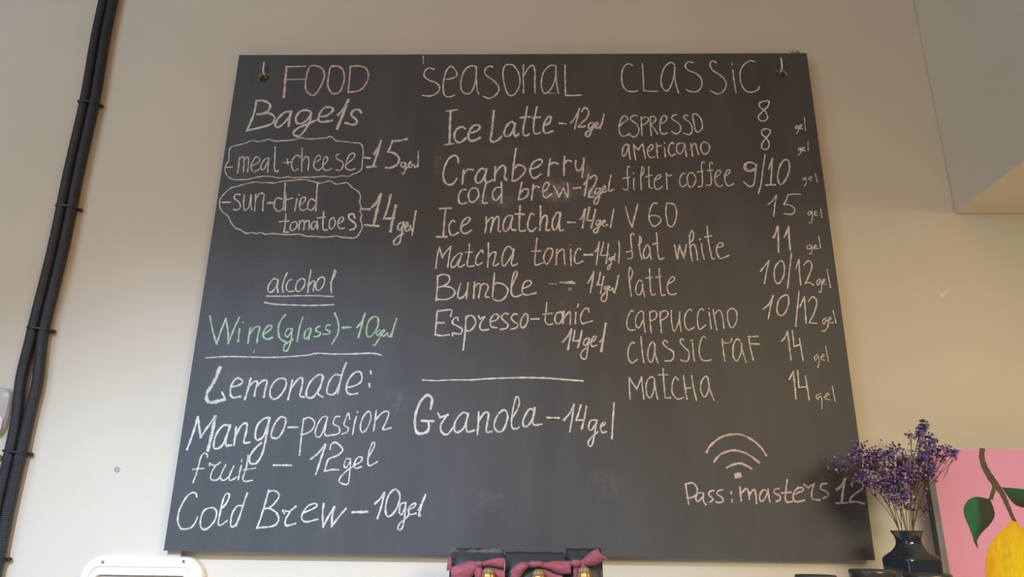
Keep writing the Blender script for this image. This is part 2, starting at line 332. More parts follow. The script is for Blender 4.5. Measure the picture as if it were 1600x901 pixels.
    ('chalk word ESPRESSO', 'warm', """43:2032,8237 2108,8313 2198,8388 2186,8447 2136,8485 2067,8396 2029,8254 2024,8121 2061,8022 2119,8008 2200,8038|43:2402,8472 2371,8492 2289,8463 2258,8413 2306,8346 2377,8287 2423,8170 2405,8071 2351,8005 2278,7997 2223,8071|43:2479,8446 2477,8237 2479,8021|43:2492,8404 2559,8446 2624,8429 2614,8354 2552,8287 2486,8279|43:2669,8454 2660,8253 2664,8021|43:2669,8446 2736,8468 2776,8395 2729,8320 2675,8270! 2736,8170 2796,8054|43:2858,8287 2948,8328 2999,8412 2970,8479 2919,8471 2869,8353 2848,8220 2863,8087 2933,8054 2990,8087|43:3198,8501 3147,8496 3099,8429 3140,8370 3224,8311 3269,8211 3240,8103 3166,8062 3081,8112|43:3424,8484 3380,8490 3337,8445 3388,8386 3457,8319 3496,8203 3478,8087 3425,8040 3325,8070|43:3526,8487 3543,8303 3556,8169 3595,8095 3663,8136 3709,8219 3700,8369 3649,8470 3594,8520 3526,8487"""),
    ('chalk number 8 beside ESPRESSO', 'warm', """44:5098,8809 4997,8816 4900,8761 4913,8665 4990,8601 5037,8458 4995,8370 4885,8364 4853,8459 4961,8586 5068,8697 5098,8809"""),
    ('chalk word gel beside ESPRESSO', 'warm', """31:5625,8253 5565,8206 5589,8169 5637,8237 5627,8144 5577,8066|31:5653,8190 5715,8253 5681,8269 5652,8175 5712,8175|31:5776,8432 5771,8269 5768,8143"""),
    ('chalk word americano', 'warm', """47:2205,7791 2163,7824 2103,7775 2071,7661 2067,7571 2103,7555 2164,7661 2205,7783|47:2205,7791 2204,7645 2222,7491|47:2303,7816 2310,7645 2329,7474|47:2303,7816 2348,7742 2389,7693! 2435,7775 2488,7827|47:2488,7827 2503,7661 2524,7507|47:2582,7661 2663,7710 2686,7791 2647,7816 2593,7742 2567,7645 2605,7539 2647,7515 2705,7539|47:2763,7832 2762,7661 2769,7515|47:2767,7767 2796,7783 2854,7791|47:2917,7750 2918,7628 2920,7539|47:2926,7857 2928,7843|47:3109,7832 3075,7860 3013,7791 2992,7677 3016,7588 3065,7563 3117,7604|47:3332,7824 3268,7848 3195,7832 3154,7742 3170,7644 3211,7604 3272,7661 3324,7807|47:3325,7832 3331,7693 3343,7547|47:3448,7832 3457,7693 3466,7555|47:3455,7726 3497,7824 3541,7832 3562,7709 3585,7588|47:3717,7873 3663,7832 3640,7742 3664,7636 3712,7596 3779,7644 3815,7742 3793,7832 3717,7873"""),
    ('chalk number 8 beside americano', 'warm', """44:5055,8144 4977,8175 4890,8129 4895,8035 4969,7958 5011,7834 4974,7726 4891,7705 4850,7757 4894,7880 4986,7989 5055,8082 5055,8144"""),
    ('chalk word gel beside americano', 'warm', """31:5631,7742 5581,7726 5589,7680 5635,7726 5611,7635 5559,7574|31:5645,7696 5704,7742 5678,7757 5651,7680 5710,7680|31:5787,7880 5769,7680"""),
    ('chalk line Cranberry', 'warm', """59:-1221,7408 -1237,7517 -1312,7572 -1419,7490 -1496,7300 -1512,7085 -1445,6938 -1348,6919 -1278,6978 -1240,7058|59:-1111,7246 -1120,7085 -1125,6938|59:-1115,7139 -1034,7252 -925,7246|59:-671,7246 -744,7279 -838,7166 -870,7032 -820,6952 -737,7005 -669,7166 -647,7260|59:-651,7246 -679,7085 -652,6965 -533,7019|59:-479,7314 -480,7139 -485,7005|59:-476,7166 -382,7314 -305,7341 -272,7247 -287,7086 -245,7019|59:-67,7723 -105,7409 -137,7019|59:-115,7247 -20,7355 77,7328 126,7247 55,7113 -64,7011 -136,7006|59:222,7260 367,7314 464,7423 415,7477 294,7422 222,7274 235,7140 307,7060 439,7153|59:621,7490 596,7301 583,7113|59:608,7355 693,7409 773,7382|59:912,7545 898,7355 896,7127|59:898,7382 971,7463 1039,7436|52:1135,7450 1126,7328 1161,7234 1234,7261 1271,7355|52:1298,7518 1283,7328 1254,7087"""),
    ('chalk word cold', 'warm', """52:-1056,6806 -1128,6806 -1188,6687 -1173,6529 -1105,6498 -1035,6524|52:-877,6846 -960,6806 -997,6674 -952,6543 -869,6556 -796,6674 -816,6806 -877,6846|52:-652,6965 -695,6740 -714,6569 -689,6509 -618,6525|52:-374,6859 -458,6846 -515,6740 -501,6609 -429,6583 -348,6714|52:-352,6979 -337,6767 -344,6518"""),
    ('chalk word brew', 'warm', """52:56,6966 22,6768 -7,6584|52:15,6715 105,6820 182,6807 173,6689 83,6610 0,6597|52:284,6927 272,6768 249,6584|52:272,6821 332,6887 403,6860|52:487,6768 571,6847 595,6940 535,6967 475,6847 482,6689 546,6637 642,6716|52:690,6887 749,6769 791,6651! 844,6769 881,6848! 915,6743 962,6651! 976,6795 961,6941"""),
    ('chalk price -12gel after cold brew', 'warm', """65:1083,6843 1207,6854|52:1287,6928 1349,7007 1380,7141|52:1380,7135 1335,6901 1295,6677|52:1409,7061 1495,7127 1541,7061 1490,6901 1403,6770 1370,6651! 1472,6652|46:1607,6836 1536,6836 1498,6756 1533,6717 1606,6796|46:1619,6836 1591,6691 1552,6534 1492,6503 1482,6573 1555,6665 1652,6757|46:1653,6783 1714,6849 1692,6902 1654,6822 1676,6757 1748,6796|46:1825,7128 1789,6955 1773,6809 1807,6783 1868,6823"""),
    ('chalk word Ice before matcha', 'warm', """52:-1436,6412 -1451,6089 -1457,5796|52:-1554,6393 -1328,6407|52:-1587,5795 -1387,5796|52:-1246,6115 -1294,6140 -1350,6038 -1339,5885 -1271,5829 -1167,5885|52:-1113,6013 -997,6090 -953,6180 -1013,6205 -1103,6090 -1115,5936 -1037,5865 -917,5937"""),
    ('chalk word matcha after Ice', 'warm', """52:-635,6219 -630,6040 -650,5887|52:-632,6091 -551,6194 -492,6194 -520,6040 -540,5900|52:-513,6065 -434,6220 -386,6194 -388,6040 -393,5938 -357,5908|52:-151,6246 -210,6246 -279,6143 -300,5989 -252,5913 -183,5990 -126,6169 -122,6246|52:-122,6246 -148,6066 -123,5952 -58,5944|52:25,6453 19,6246 12,6041 29,5927 135,5935|52:-68,6285 109,6278|52:298,6273 250,6299 192,6144 181,5991 252,5915 341,5991|52:427,6454 427,6196 416,5941|52:427,6093 486,6235 545,6248 557,6145 533,5954 603,5946|52:805,6300 746,6313 674,6171 655,6017 697,5946 768,6043 816,6274|52:817,6313 791,6094 802,5942 872,5947|52:956,6108 1101,6108"""),
    ('chalk price -14gel after Ice matcha', 'warm', """52:1203,6172 1251,6249 1301,6391|52:1301,6391 1274,6198 1240,5994|52:1384,6430 1358,6301 1327,6160! 1390,6147 1449,6160|52:1501,6379 1462,6198 1410,5994|44:1589,6148 1531,6147 1506,6071 1540,6045 1589,6122|44:1594,6148 1563,6020 1513,5893 1455,5905 1468,5956 1539,6007 1611,6071|44:1623,6084 1687,6122 1672,6161 1630,6097 1657,6033 1727,6059|44:1854,6379 1820,6199 1784,6008"""),
    ('chalk word Matcha before tonic', 'warm', """42:-1573,5147 -1558,5370 -1524,5575! -1489,5476 -1460,5364! -1402,5476 -1302,5596! -1325,5397 -1347,5174|42:-1087,5457 -1142,5451 -1226,5371 -1283,5253 -1273,5174 -1206,5188 -1137,5306 -1086,5431|42:-1080,5451 -1125,5306 -1146,5201 -1102,5175 -1024,5228|42:-948,5650 -945,5464 -971,5293 -968,5202 -912,5189 -845,5202|37:-1020,5477 -884,5484|45:-680,5465 -694,5525 -748,5478 -807,5360 -810,5255 -766,5216 -687,5268|45:-577,5671 -574,5426 -581,5177|45:-573,5374 -508,5466 -434,5479 -450,5348 -478,5217 -435,5204 -374,5250|45:-108,5534 -171,5600 -244,5560 -303,5401 -300,5231 -257,5205 -191,5296 -119,5428 -84,5547|45:-84,5534 -106,5375 -130,5270 -98,5205 -19,5245"""),
    ('chalk word tonic after Matcha', 'warm', """42:359,5768 335,5535 323,5364 323,5246 354,5220 482,5273|37:259,5502 427,5512|45:581,5562 519,5483 488,5364 507,5286 549,5240 617,5339 660,5470 648,5549 581,5562|45:741,5543 734,5405 726,5235|45:734,5431 802,5523 870,5537 880,5405 891,5242"""),
    ('chalk price -14gel after Matcha tonic', 'warm', """45:1005,5544 1009,5380 1009,5216|25:994,5643 1000,5637|45:1201,5538 1171,5571 1115,5511 1076,5380 1093,5275 1141,5256 1240,5308|62:1266,5430 1419,5440|45:1476,5499 1527,5579 1560,5698|45:1560,5698 1524,5473 1494,5244|45:1640,5698 1605,5539 1572,5428! 1657,5424 1731,5441|45:1731,5659 1707,5461 1677,5258|32:1772,5382 1735,5369 1740,5317 1771,5356|32:1784,5382 1768,5252 1728,5135 1698,5148 1712,5200 1774,5252|32:1795,5330 1821,5383 1809,5409 1801,5343 1832,5343 1860,5468|32:1834,5409 1849,5324|40:1933,5713 1942,5541 1915,5278"""),
    ('chalk word Bumble', 'warm', """47:-1529,4992 -1529,4761 -1536,4504|47:-1538,4981 -1436,5022 -1330,5002 -1299,4932 -1325,4862 -1407,4792 -1529,4761|47:-1407,4782 -1273,4763 -1191,4683 -1229,4584 -1358,4524 -1537,4524|47:-1091,4833 -1128,4664 -1130,4565 -1077,4550 -1004,4605 -960,4704|47:-946,4854 -960,4704 -968,4546|47:-823,4874 -828,4705 -833,4547|47:-830,4765 -766,4835 -709,4825 -720,4686 -739,4557|47:-717,4785 -643,4841 -576,4816 -565,4746 -610,4627 -599,4578 -543,4572|47:-449,5047 -463,4826 -477,4588|47:-467,4816 -388,4856 -275,4827 -188,4728 -215,4609 -288,4520 -382,4500 -467,4539|47:-114,4788 -50,4948 -13,5058 -32,5093 -79,5048 -115,4868 -122,4669 -83,4590 -8,4590 66,4620|47:94,4749 197,4789 257,4859 215,4905 130,4879 84,4769 94,4650 170,4621 273,4641 344,4661"""),
    ('chalk dash after Bumble', 'warm', """49:805,4873 937,4864 1072,4861|37:937,4884 1041,4892|18:589,4846 730,4839|15:954,4745 983,4765 1010,4735 982,4709 950,4735"""),
    ('chalk price 14gel after Bumble', 'warm', """49:1322,4866 1390,4976 1439,5086|49:1439,5076 1407,4886 1365,4678|49:1562,5077 1539,4946 1499,4827! 1574,4831|49:1625,4997 1593,4827 1555,4659|39:1676,4798 1632,4778 1637,4728 1675,4758|39:1695,4798 1682,4669 1659,4532 1602,4496 1566,4541 1587,4610 1683,4719|39:1702,4739 1741,4788 1723,4798 1706,4739 1748,4719 1787,4769 1795,4700 1822,4670|46:1902,5018 1864,4829 1816,4670"""),
    ('chalk line Espresso-tonic 14gel', 'warm', """47:-1508,4298 -1517,4075 -1524,3835! -1403,3817 -1265,3837|47:-1508,4289 -1368,4309 -1241,4313 -1251,4193|47:-1498,4066 -1367,4066|47:-1109,4116 -1129,4174 -1194,4145 -1209,4058 -1114,4001 -1028,3943 -1053,3857 -1146,3857 -1202,3875 -1200,3818|47:-962,4194 -971,3886 -997,3545|47:-961,4156 -898,4214 -822,4186 -778,4080 -817,3983 -888,3910 -959,3925|47:-730,4205 -700,4138! -618,4187 -689,4061 -696,3965 -648,3927 -538,3943|47:-504,4081 -393,4130 -354,4198 -395,4240 -469,4207 -508,4100 -483,3995 -381,3976|47:-172,4242 -247,4253 -301,4179 -244,4102 -179,4045 -205,3968 -316,3944|47:-14,4242 -79,4238 -119,4161 -59,4093 7,4036 -21,3978 -122,3945|47:135,4239 80,4162 53,4046 90,3979 145,4008 191,4124 181,4240 135,4239|47:256,4147 395,4152|43:545,4467 531,4292 512,4137 540,4060 586,4041 651,4057|37:470,4237 643,4263|43:773,4284 717,4244 692,4138 734,4061 799,4081 836,4177 828,4274 773,4284|43:860,4303 851,4178 845,4062|43:858,4158 920,4246 977,4294 984,4178 979,4053|43:1088,4285 1077,4160 1075,4063|43:1137,4441 1121,4388|43:1329,4287 1321,4354 1265,4358 1199,4276 1169,4151 1204,4064 1278,4084 1390,4119|49:832,3710 925,3815 1004,3958|49:1004,3948 970,3777 931,3569|49:1064,3930 1044,3815 1025,3739! 1088,3730 1144,3750|49:1193,3930 1162,3778 1114,3608|39:1318,3789 1244,3760 1219,3675 1261,3647 1317,3741|39:1327,3779 1296,3609 1265,3422 1210,3394 1166,3440 1176,3515 1269,3609|39:1335,3704 1418,3751 1456,3818 1410,3818 1353,3723 1379,3629 1461,3657|59:1637,4067 1594,3838 1541,3545|37:1518,3714 1584,3800"""),
    ('chalk word filter', 'warm', """38:2202,7314 2179,7332 2152,7252 2154,7075 2156,6935 2144,6830 2112,6795 2058,6830|38:2063,7061 2193,7084|38:2279,7058 2267,6935 2270,6812|38:2268,7172 2276,7167|38:2448,7315 2416,7111 2411,6813|38:2448,7315 2486,7270 2458,7164 2424,7111|38:2580,7315 2575,7146 2570,6953 2578,6856 2624,6848|38:2510,7093 2638,7132|38:2679,7005 2785,7067 2814,7120 2773,7137 2706,7067 2669,6953 2695,6839 2749,6822 2830,6883|38:2921,7173 2922,6988 2918,6822|38:2924,7164 2969,7111 3026,7143"""),
    ('chalk word coffee', 'warm', """38:3295,7164 3256,7173 3196,7094 3174,6988 3200,6892 3254,6883 3304,6936|38:3415,7191 3349,7138 3326,7024 3349,6892 3394,6866 3461,6936 3498,7059 3460,7156 3415,7191|38:3691,7410 3660,7431 3624,7360 3627,7182 3623,7006 3600,6893 3536,6875|38:3542,7203 3654,7218|38:3851,7374 3834,7422 3791,7378 3794,7200 3800,7024 3774,6919 3695,6910|38:3737,7232 3845,7244|38:3889,7094 3971,7147 3993,7227 3955,7244 3894,7165 3868,7024 3899,6919 3951,6881 4005,6911|38:4079,7112 4162,7174 4175,7236 4136,7245 4082,7156 4063,7007 4102,6911 4156,6902 4230,6946"""),
    ('chalk numbers 9/10 beside filter coffee', 'warm', """46:4693,7367 4603,7421 4492,7381 4467,7287 4526,7220 4634,7234 4700,7314 4717,7367|46:4703,7341 4664,7101 4618,6929 4531,6884 4434,6981|33:4672,7394 4554,7408 4498,7314 4562,7234 4661,7274|41:4904,7583 4821,7207 4758,6916 4694,6738|48:4945,7261 5040,7502|48:5040,7502 5001,7234 4956,6942|48:4859,6916 5041,6921|48:5323,7475 5235,7435 5146,7261 5101,7048 5148,6929 5253,7035 5345,7234 5363,7408 5323,7475"""),
    ('chalk word gel beside filter coffee', 'warm', """25:5660,7088 5598,7062 5605,7022 5657,7062 5645,6956 5602,6891|25:5701,7035 5776,7075 5744,7102 5706,7035 5769,7009|25:5846,7168 5870,6970"""),
    ('chalk letter V', 'warm', """40:2088,6444 2142,6183 2198,6019!|50:2198,6019 2263,6253 2329,6497"""),
    ('chalk number 60', 'warm', """40:2707,6519 2640,6519 2580,6427 2542,6288 2537,6184 2572,6080 2624,6029 2714,6081 2765,6167 2721,6236 2612,6262 2539,6227|40:2895,6516 2958,6519 3044,6481 3075,6341 3059,6202 3004,6064 2955,6026 2894,6064 2877,6185 2866,6341 2894,6507"""),
    ('chalk number 15 under 9/10', 'warm', """36:4859,6499 4948,6577 5042,6694|36:5042,6694 4992,6499 4943,6242|36:5266,6707 5384,6720 5512,6715|36:5266,6707 5218,6590 5162,6500! 5278,6487 5361,6397 5303,6294 5153,6299"""),
    ('chalk word gel beside 15', 'warm', """25:5682,6359 5621,6333 5604,6282 5650,6282 5692,6346 5682,6219 5641,6104 5608,6117|25:5721,6295 5779,6334 5751,6352 5726,6282 5787,6270|25:5861,6398 5867,6219"""),
    ('chalk word flat', 'warm', """40:2231,5848 2209,5882 2168,5839 2170,5687 2179,5518 2182,5401 2149,5359 2095,5359|40:2069,5492 2179,5518|40:2340,5823 2325,5653 2333,5485 2363,5343|40:2340,5823 2369,5772 2358,5704 2301,5636|40:2516,5570 2481,5645 2423,5569 2394,5452 2406,5376 2461,5377 2512,5469 2524,5578|40:2520,5586 2519,5469 2537,5344|40:2665,5892 2669,5654 2673,5436 2707,5344 2779,5378|40:2583,5654 2678,5688"""),
    ('chalk word white', 'warm', """40:2995,5639 3034,5362! 3089,5639! 3158,5371! 3222,5648|40:3342,5945 3296,5826 3290,5623 3310,5322|40:3342,5945 3374,5877 3354,5758 3295,5690|40:3288,5589 3363,5657 3403,5556 3416,5339|40:3511,5666 3516,5506 3544,5356|40:3478,5755 3510,5767|40:3646,6023 3648,5725 3676,5473 3692,5365 3738,5365|40:3583,5806 3718,5836|40:3817,5591 3913,5625 3917,5675 3855,5689 3794,5591 3793,5473 3839,5373 3909,5382 4014,5432"""),
    ('chalk number 11 beside flat white', 'warm', """51:4895,5800 4952,5913 4999,6039|51:4999,6039 4985,5788 4961,5502|51:5103,5813 5159,5914 5206,6027|51:5206,6027 5192,5788 5188,5540"""),
    ('chalk word gel beside 11', 'warm', """28:5578,5652 5518,5627 5515,5565 5582,5590 5600,5653 5594,5541 5568,5467 5546,5479|28:5626,5578 5689,5628 5669,5653 5637,5578 5717,5579|28:5758,5828 5764,5591"""),
    ('chalk word latte', 'warm', """39:2129,5182 2101,5068 2109,4860 2129,4606|39:2129,5182 2175,5101 2151,4988 2110,4908|39:2343,4893 2299,4925 2243,4844 2216,4717 2235,4646 2295,4638 2336,4733 2356,4845|39:2349,4845 2358,4718 2380,4599|39:2494,5151 2495,4926 2494,4734 2519,4631 2579,4648|39:2422,4965 2536,4982|39:2677,5160 2678,4974 2683,4767 2698,4624 2758,4641|39:2611,4982 2702,5007|39:2822,4847 2931,4912 2957,4976 2913,4995 2848,4911 2811,4783 2834,4665 2908,4638 2969,4661"""),
    ('chalk price 10/12gel beside latte', 'warm', """39:4585,5117 4693,5243 4769,5333|39:4769,5333 4698,5118 4634,4869|39:5002,5327 4894,5244 4834,5082 4843,4905 4906,4877 5003,5012 5040,5208 5002,5327|39:5202,5479 5134,5155 5054,4772|39:5253,5173 5329,5353|39:5329,5353 5313,5120 5305,4837|39:5411,5246 5503,5329 5560,5246 5509,5085 5395,4872! 5470,4890 5546,4838|32:5676,4962 5611,4909 5622,4838 5689,4927 5695,4838 5661,4698 5631,4715|32:5706,4874 5773,4938 5749,4962 5715,4874 5779,4856|32:5832,5151 5854,4797"""),
    ('chalk word cappuccino', 'warm', """37:2159,4299 2125,4327 2053,4204 2026,4041 2072,3949 2172,3954|37:2343,4288 2288,4311 2205,4205 2194,4042 2252,3991 2325,4136|37:2343,4288 2339,4113 2360,3916|37:2460,4301 2461,4090 2470,3900|37:2466,4289 2546,4320 2592,4254 2549,4161 2465,4125|37:2652,4302 2650,4091 2658,3901|37:2656,4283 2748,4330 2800,4267 2751,4185 2659,4138|37:2864,4326 2853,4139 2873,3965 2904,3935 2980,4093 3009,4210|37:3015,4304 3004,4117 3019,3931|37:3240,4328 3197,4352 3111,4234 3099,4048 3160,3955 3263,4007|37:3460,4341 3410,4365 3347,4259 3334,4072 3360,3968 3477,4050|37:3561,4295 3566,4143 3576,3981|37:3556,4377 3560,4368|37:3639,4354 3652,4167 3676,3959|37:3659,4260 3743,4343 3793,4261 3812,3994|37:3991,4375 3909,4320 3892,4168 3929,4018 3984,4018 4055,4146 4064,4309 3991,4375"""),
    ('chalk price 10/12gel beside cappuccino', 'warm', """39:4553,4362 4666,4449 4776,4631|39:4776,4631 4702,4415 4640,4181|39:4998,4642 4874,4554 4813,4346 4858,4244 4944,4278 5034,4451 5050,4608 4998,4642|39:5262,4713 5186,4348 5126,4040|39:5246,4418 5346,4609|39:5346,4609 5336,4349 5320,4093|39:5411,4523 5503,4610 5565,4523 5502,4316 5381,4110! 5525,4094|32:5699,4197 5628,4145 5636,4077 5711,4163 5713,4044 5637,3949 5606,3959|32:5723,4129 5797,4198 5766,4215 5731,4112 5818,4113|32:5847,4345 5866,4106"""),
    ('chalk word classic', 'warm', """38:2151,3696 2114,3714 2043,3604 2030,3423 2092,3329 2193,3390|38:2278,3816 2285,3583 2305,3339|38:2515,3699 2472,3721 2400,3584 2391,3403 2450,3347 2506,3494 2525,3676|38:2518,3653 2526,3472 2567,3326|38:2759,3712 2717,3757 2674,3700 2753,3609 2849,3542 2854,3440 2795,3372 2697,3371|38:3060,3759 3017,3789 2991,3725 3052,3634 3134,3544 3126,3419 3068,3358 2978,3389|38:3217,3703 3215,3544 3226,3375|38:3192,3753 3221,3760|38:3460,3808 3418,3837 3360,3727 3325,3545 3355,3410 3440,3377 3529,3393"""),
    ('chalk word raf', 'warm', """38:3760,3787 3763,3593 3778,3368|38:3763,3741 3838,3707 3905,3731 3937,3795|38:4083,3755 4031,3789 3955,3663 3938,3459 3997,3381 4073,3505 4110,3686|38:4101,3709 4119,3528 4159,3359|38:4245,3847 4258,3619 4293,3398|38:4244,3829 4417,3844|38:4254,3699 4429,3695"""),
    ('chalk number 14 beside classic raf', 'warm', """39:4840,3752 4914,3836 4966,3938|39:4966,3938 4970,3669 4971,3404|39:5056,3955 5055,3804 5055,3653! 5155,3687|39:5168,3804 5178,3604 5188,3399"""),
    ('chalk word gel beside classic raf', 'warm', """27:5455,3506 5402,3456 5410,3390 5474,3473 5468,3342 5437,3269|27:5512,3441 5581,3491 5552,3514 5519,3424 5587,3402|27:5625,3667 5642,3382"""),
    ('chalk word matcha', 'warm', """38:2034,2669 2031,2866 2031,3054! 2160,2845! 2256,3067! 2263,2868 2282,2676|38:2484,3046 2420,3072 2338,2957 2336,2759 2397,2690 2462,2826 2487,3024|38:2487,3024 2496,2848 2526,2669|38:2650,3225 2652,2937 2661,2696! 2757,2691|29:2556,3109 2731,3115|38:2916,3016 2866,3076 2805,2960 2795,2785 2875,2676 2984,2699|38:3012,3095 3027,2874 3047,2673|38:3160,3096 3178,2875 3217,2653|38:3038,2870 3120,2875|38:3450,3054 3410,3093 3326,2986 3305,2833 3361,2713 3433,2812 3464,2944|38:3450,3054 3468,2856 3529,2656"""),
    ('chalk number 14 beside matcha', 'warm', """39:4904,3044 4951,3125 4990,3191|39:4990,3191 4989,2948 4984,2697|39:5071,3208 5059,2900! 5197,2917|39:5197,3111 5209,2885 5217,2677"""),
    ('chalk word gel beside matcha', 'warm', """27:5434,2791 5352,2758 5360,2694 5428,2743 5437,2631 5417,2520|27:5489,2727 5580,2776 5545,2798 5497,2711 5578,2680|27:5655,2927 5670,2665"""),
    ('chalk word alcohol, twice underlined', 'white', """41:-4588,4895 -4669,4922 -4747,4812 -4759,4690 -4689,4649 -4611,4758 -4583,4895|41:-4583,4895 -4585,4758 -4559,4645|41:-4428,5046 -4471,4895 -4486,4732 -4457,4651|41:-4329,4909 -4390,4868 -4415,4746 -4355,4665 -4266,4679|41:-4149,4924 -4218,4842 -4225,4706 -4161,4666 -4080,4761 -4073,4897 -4149,4924|41:-3972,5103 -3988,4870 -3991,4647|41:-3985,4788 -3911,4884 -3876,4843 -3891,4680|41:-3775,4953 -3842,4843 -3838,4721 -3776,4694 -3708,4790 -3695,4926 -3775,4953|41:-3516,5105 -3557,4845 -3538,4634|41:-3516,5105 -3490,5050 -3570,4845|37:-4771,4573 -4473,4570 -4139,4582 -3830,4584 -3494,4569|40:-4795,4447 -4610,4413 -4248,4396 -3862,4390 -3479,4408"""),
    ('green chalk word Wine', 'green', """50:-5801,4175 -5711,3899 -5596,3626! -5545,3900 -5486,4124! -5410,3848 -5382,3641! -5306,3927 -5233,4152|50:-5204,3928 -5197,3681|31:-5162,4060 -5153,4049|50:-5002,3942 -5009,3799 -5009,3656|50:-5000,3825 -4914,3956 -4825,3956 -4844,3800 -4841,3670|50:-4733,3826 -4628,3905 -4599,3984 -4663,3989 -4730,3905 -4741,3787 -4658,3728 -4565,3762"""),
    ('green chalk word (glass)', 'green', """50:-4368,4202 -4445,4090 -4473,3932 -4420,3750 -4302,3674|42:-4224,3934 -4299,3920 -4334,3829 -4283,3777 -4218,3882|42:-4211,3934 -4211,3700 -4255,3519 -4326,3524 -4317,3622 -4176,3726|42:-4031,4159 -4074,3961 -4091,3688|42:-3856,3936 -3931,3923 -3971,3818 -3950,3740 -3879,3793 -3856,3936|42:-3856,3936 -3881,3806 -3878,3728|42:-3683,3990 -3744,3963 -3763,3898 -3671,3859 -3702,3794 -3783,3786|42:-3507,4012 -3570,4003 -3575,3925 -3496,3886 -3529,3834 -3618,3833|47:-3439,4241 -3360,4070 -3342,3861 -3436,3641|56:-3267,3961 -3110,3967"""),
    ('green chalk price -10gel', 'green', """50:-2996,3968 -2916,4073 -2864,4231|50:-2872,4236 -2906,4020 -2955,3773|50:-2719,4166 -2789,4074 -2813,3890 -2767,3787 -2683,3839 -2606,3996 -2617,4153 -2695,4179|42:-2562,3918 -2623,3879 -2605,3814 -2546,3866 -2553,3788 -2630,3633 -2668,3628|42:-2531,3827 -2473,3906 -2512,3918 -2532,3840 -2479,3802 -2420,3867 -2403,3802 -2353,3803 -2339,3867|50:-2261,4142 -2311,3946 -2339,3790"""),
    ('chalk divider under the wine line', 'white', """35:-5754,3368 -5399,3391 -5147,3393 -4894,3387 -4516,3384 -4142,3405 -3843,3433|45:-3843,3433 -3696,3467 -3394,3454 -3018,3461 -2694,3474 -2504,3442|19:-4872,3515 -4879,3469"""),
    ('chalk word Lemonade:', 'white', """96:-5467,3185 -5550,2904 -5635,2727 -5627,2595 -5542,2541 -5393,2575 -5308,2597|48:-5370,2729 -5300,2619|55:-5207,2829 -5100,2852 -5018,2908 -5049,2970 -5139,2985 -5212,2863 -5213,2708 -5148,2632 -5018,2655|55:-4873,2987 -4902,2777 -4934,2601|55:-4888,2843 -4800,2932 -4743,2922 -4759,2778 -4767,2668|55:-4745,2844 -4646,2945 -4568,2934 -4582,2779 -4589,2647|50:-4363,2980 -4452,2891 -4492,2758 -4456,2637 -4365,2616 -4267,2716 -4207,2870 -4241,2981 -4363,2980|50:-4106,2960 -4120,2783 -4145,2607|50:-4120,2783 -4008,2972 -3922,2995 -3916,2829 -3933,2675 -3854,2653|50:-3552,3053 -3631,3064 -3762,2940 -3821,2763 -3799,2654 -3690,2655 -3586,2831 -3539,3031|50:-3550,3031 -3575,2831 -3609,2721 -3515,2656|50:-3221,3056 -3332,3066 -3421,2943 -3448,2766 -3410,2705 -3302,2724 -3230,2900|50:-3142,3292 -3208,3034 -3247,2724|50:-3070,2835 -2920,2881 -2828,2970 -2862,3114 -2961,3113 -3061,2990 -3101,2813 -3038,2715 -2886,2727|50:-2680,3138 -2668,3093|50:-2685,2905 -2676,2850"""),
    ('chalk line Mango-passion', 'white', """61:-5854,1698 -5793,1977 -5746,2273! -5691,2081 -5640,1915! -5538,2108 -5432,2284!|82:-5432,2284 -5445,2006 -5478,1689|54:-5163,2137 -5266,2123 -5364,1981 -5390,1803 -5352,1715 -5232,1780 -5159,2009 -5137,2137|54:-5145,2137 -5175,1932 -5167,1780 -5076,1781|54:-5028,2100 -5022,1959 -5025,1782|54:-5019,1934 -4940,2126 -4841,2165 -4834,2012 -4850,1834 -4747,1835|54:-4462,2272 -4539,2258 -4642,2142 -4664,1962 -4609,1874 -4504,1964 -4446,2246|54:-4436,2272 -4462,1939 -4493,1661 -4574,1485 -4688,1472 -4715,1584 -4631,1735 -4539,1824|52:-4242,2287 -4333,2170 -4377,1991 -4342,1915 -4240,1928 -4165,2069 -4146,2249 -4242,2287|47:-4086,2108 -3910,2110|38:-3822,2265 -3831,1970 -3833,1622|38:-3821,2252 -3720,2284 -3620,2202 -3647,2074 -3756,1996 -3845,1983|38:-3422,2307 -3498,2281 -3574,2126 -3586,1985 -3517,1935 -3450,2050 -3395,2294|38:-3394,2281 -3422,2025 -3377,1962 -3263,1988|38:-3175,2309 -3252,2296 -3281,2180 -3171,2117 -3162,2015 -3275,1970|38:-2989,2259 -3024,2367 -3067,2259 -3084,2156 -3002,2105 -3022,2029 -3109,1997|38:-2876,2312 -2903,2157 -2915,1992|38:-2865,2395 -2856,2384|42:-2687,2391 -2757,2287 -2789,2133 -2751,2031 -2677,2083 -2613,2263 -2635,2391 -2687,2391|42:-2525,2418 -2533,2238 -2546,2059|42:-2533,2238 -2413,2380 -2297,2394 -2326,2240 -2380,2086 -2240,2112"""),
    ('chalk word fruit', 'white', """39:-5467,1570 -5480,1616 -5538,1639 -5583,1575 -5607,1417 -5627,1273 -5660,1136|28:-5704,1357 -5500,1376|39:-5411,1419 -5413,1458! -5310,1426 -5224,1484|39:-5298,1433 -5355,1315 -5361,1211 -5315,1175 -5236,1186 -5191,1251|39:-5123,1441 -5163,1343 -5189,1239 -5169,1187 -5113,1175 -5053,1227|39:-4977,1417 -5021,1292 -5035,1195 -4992,1176 -4905,1229|39:-4844,1431 -4861,1307 -4866,1190|39:-4850,1530 -4849,1503|39:-4744,1603 -4755,1373 -4789,1217 -4741,1159 -4616,1182|28:-4807,1353 -4582,1391"""),
    ('chalk dash after fruit', 'white', """42:-4275,1444 -4109,1445 -3955,1442"""),
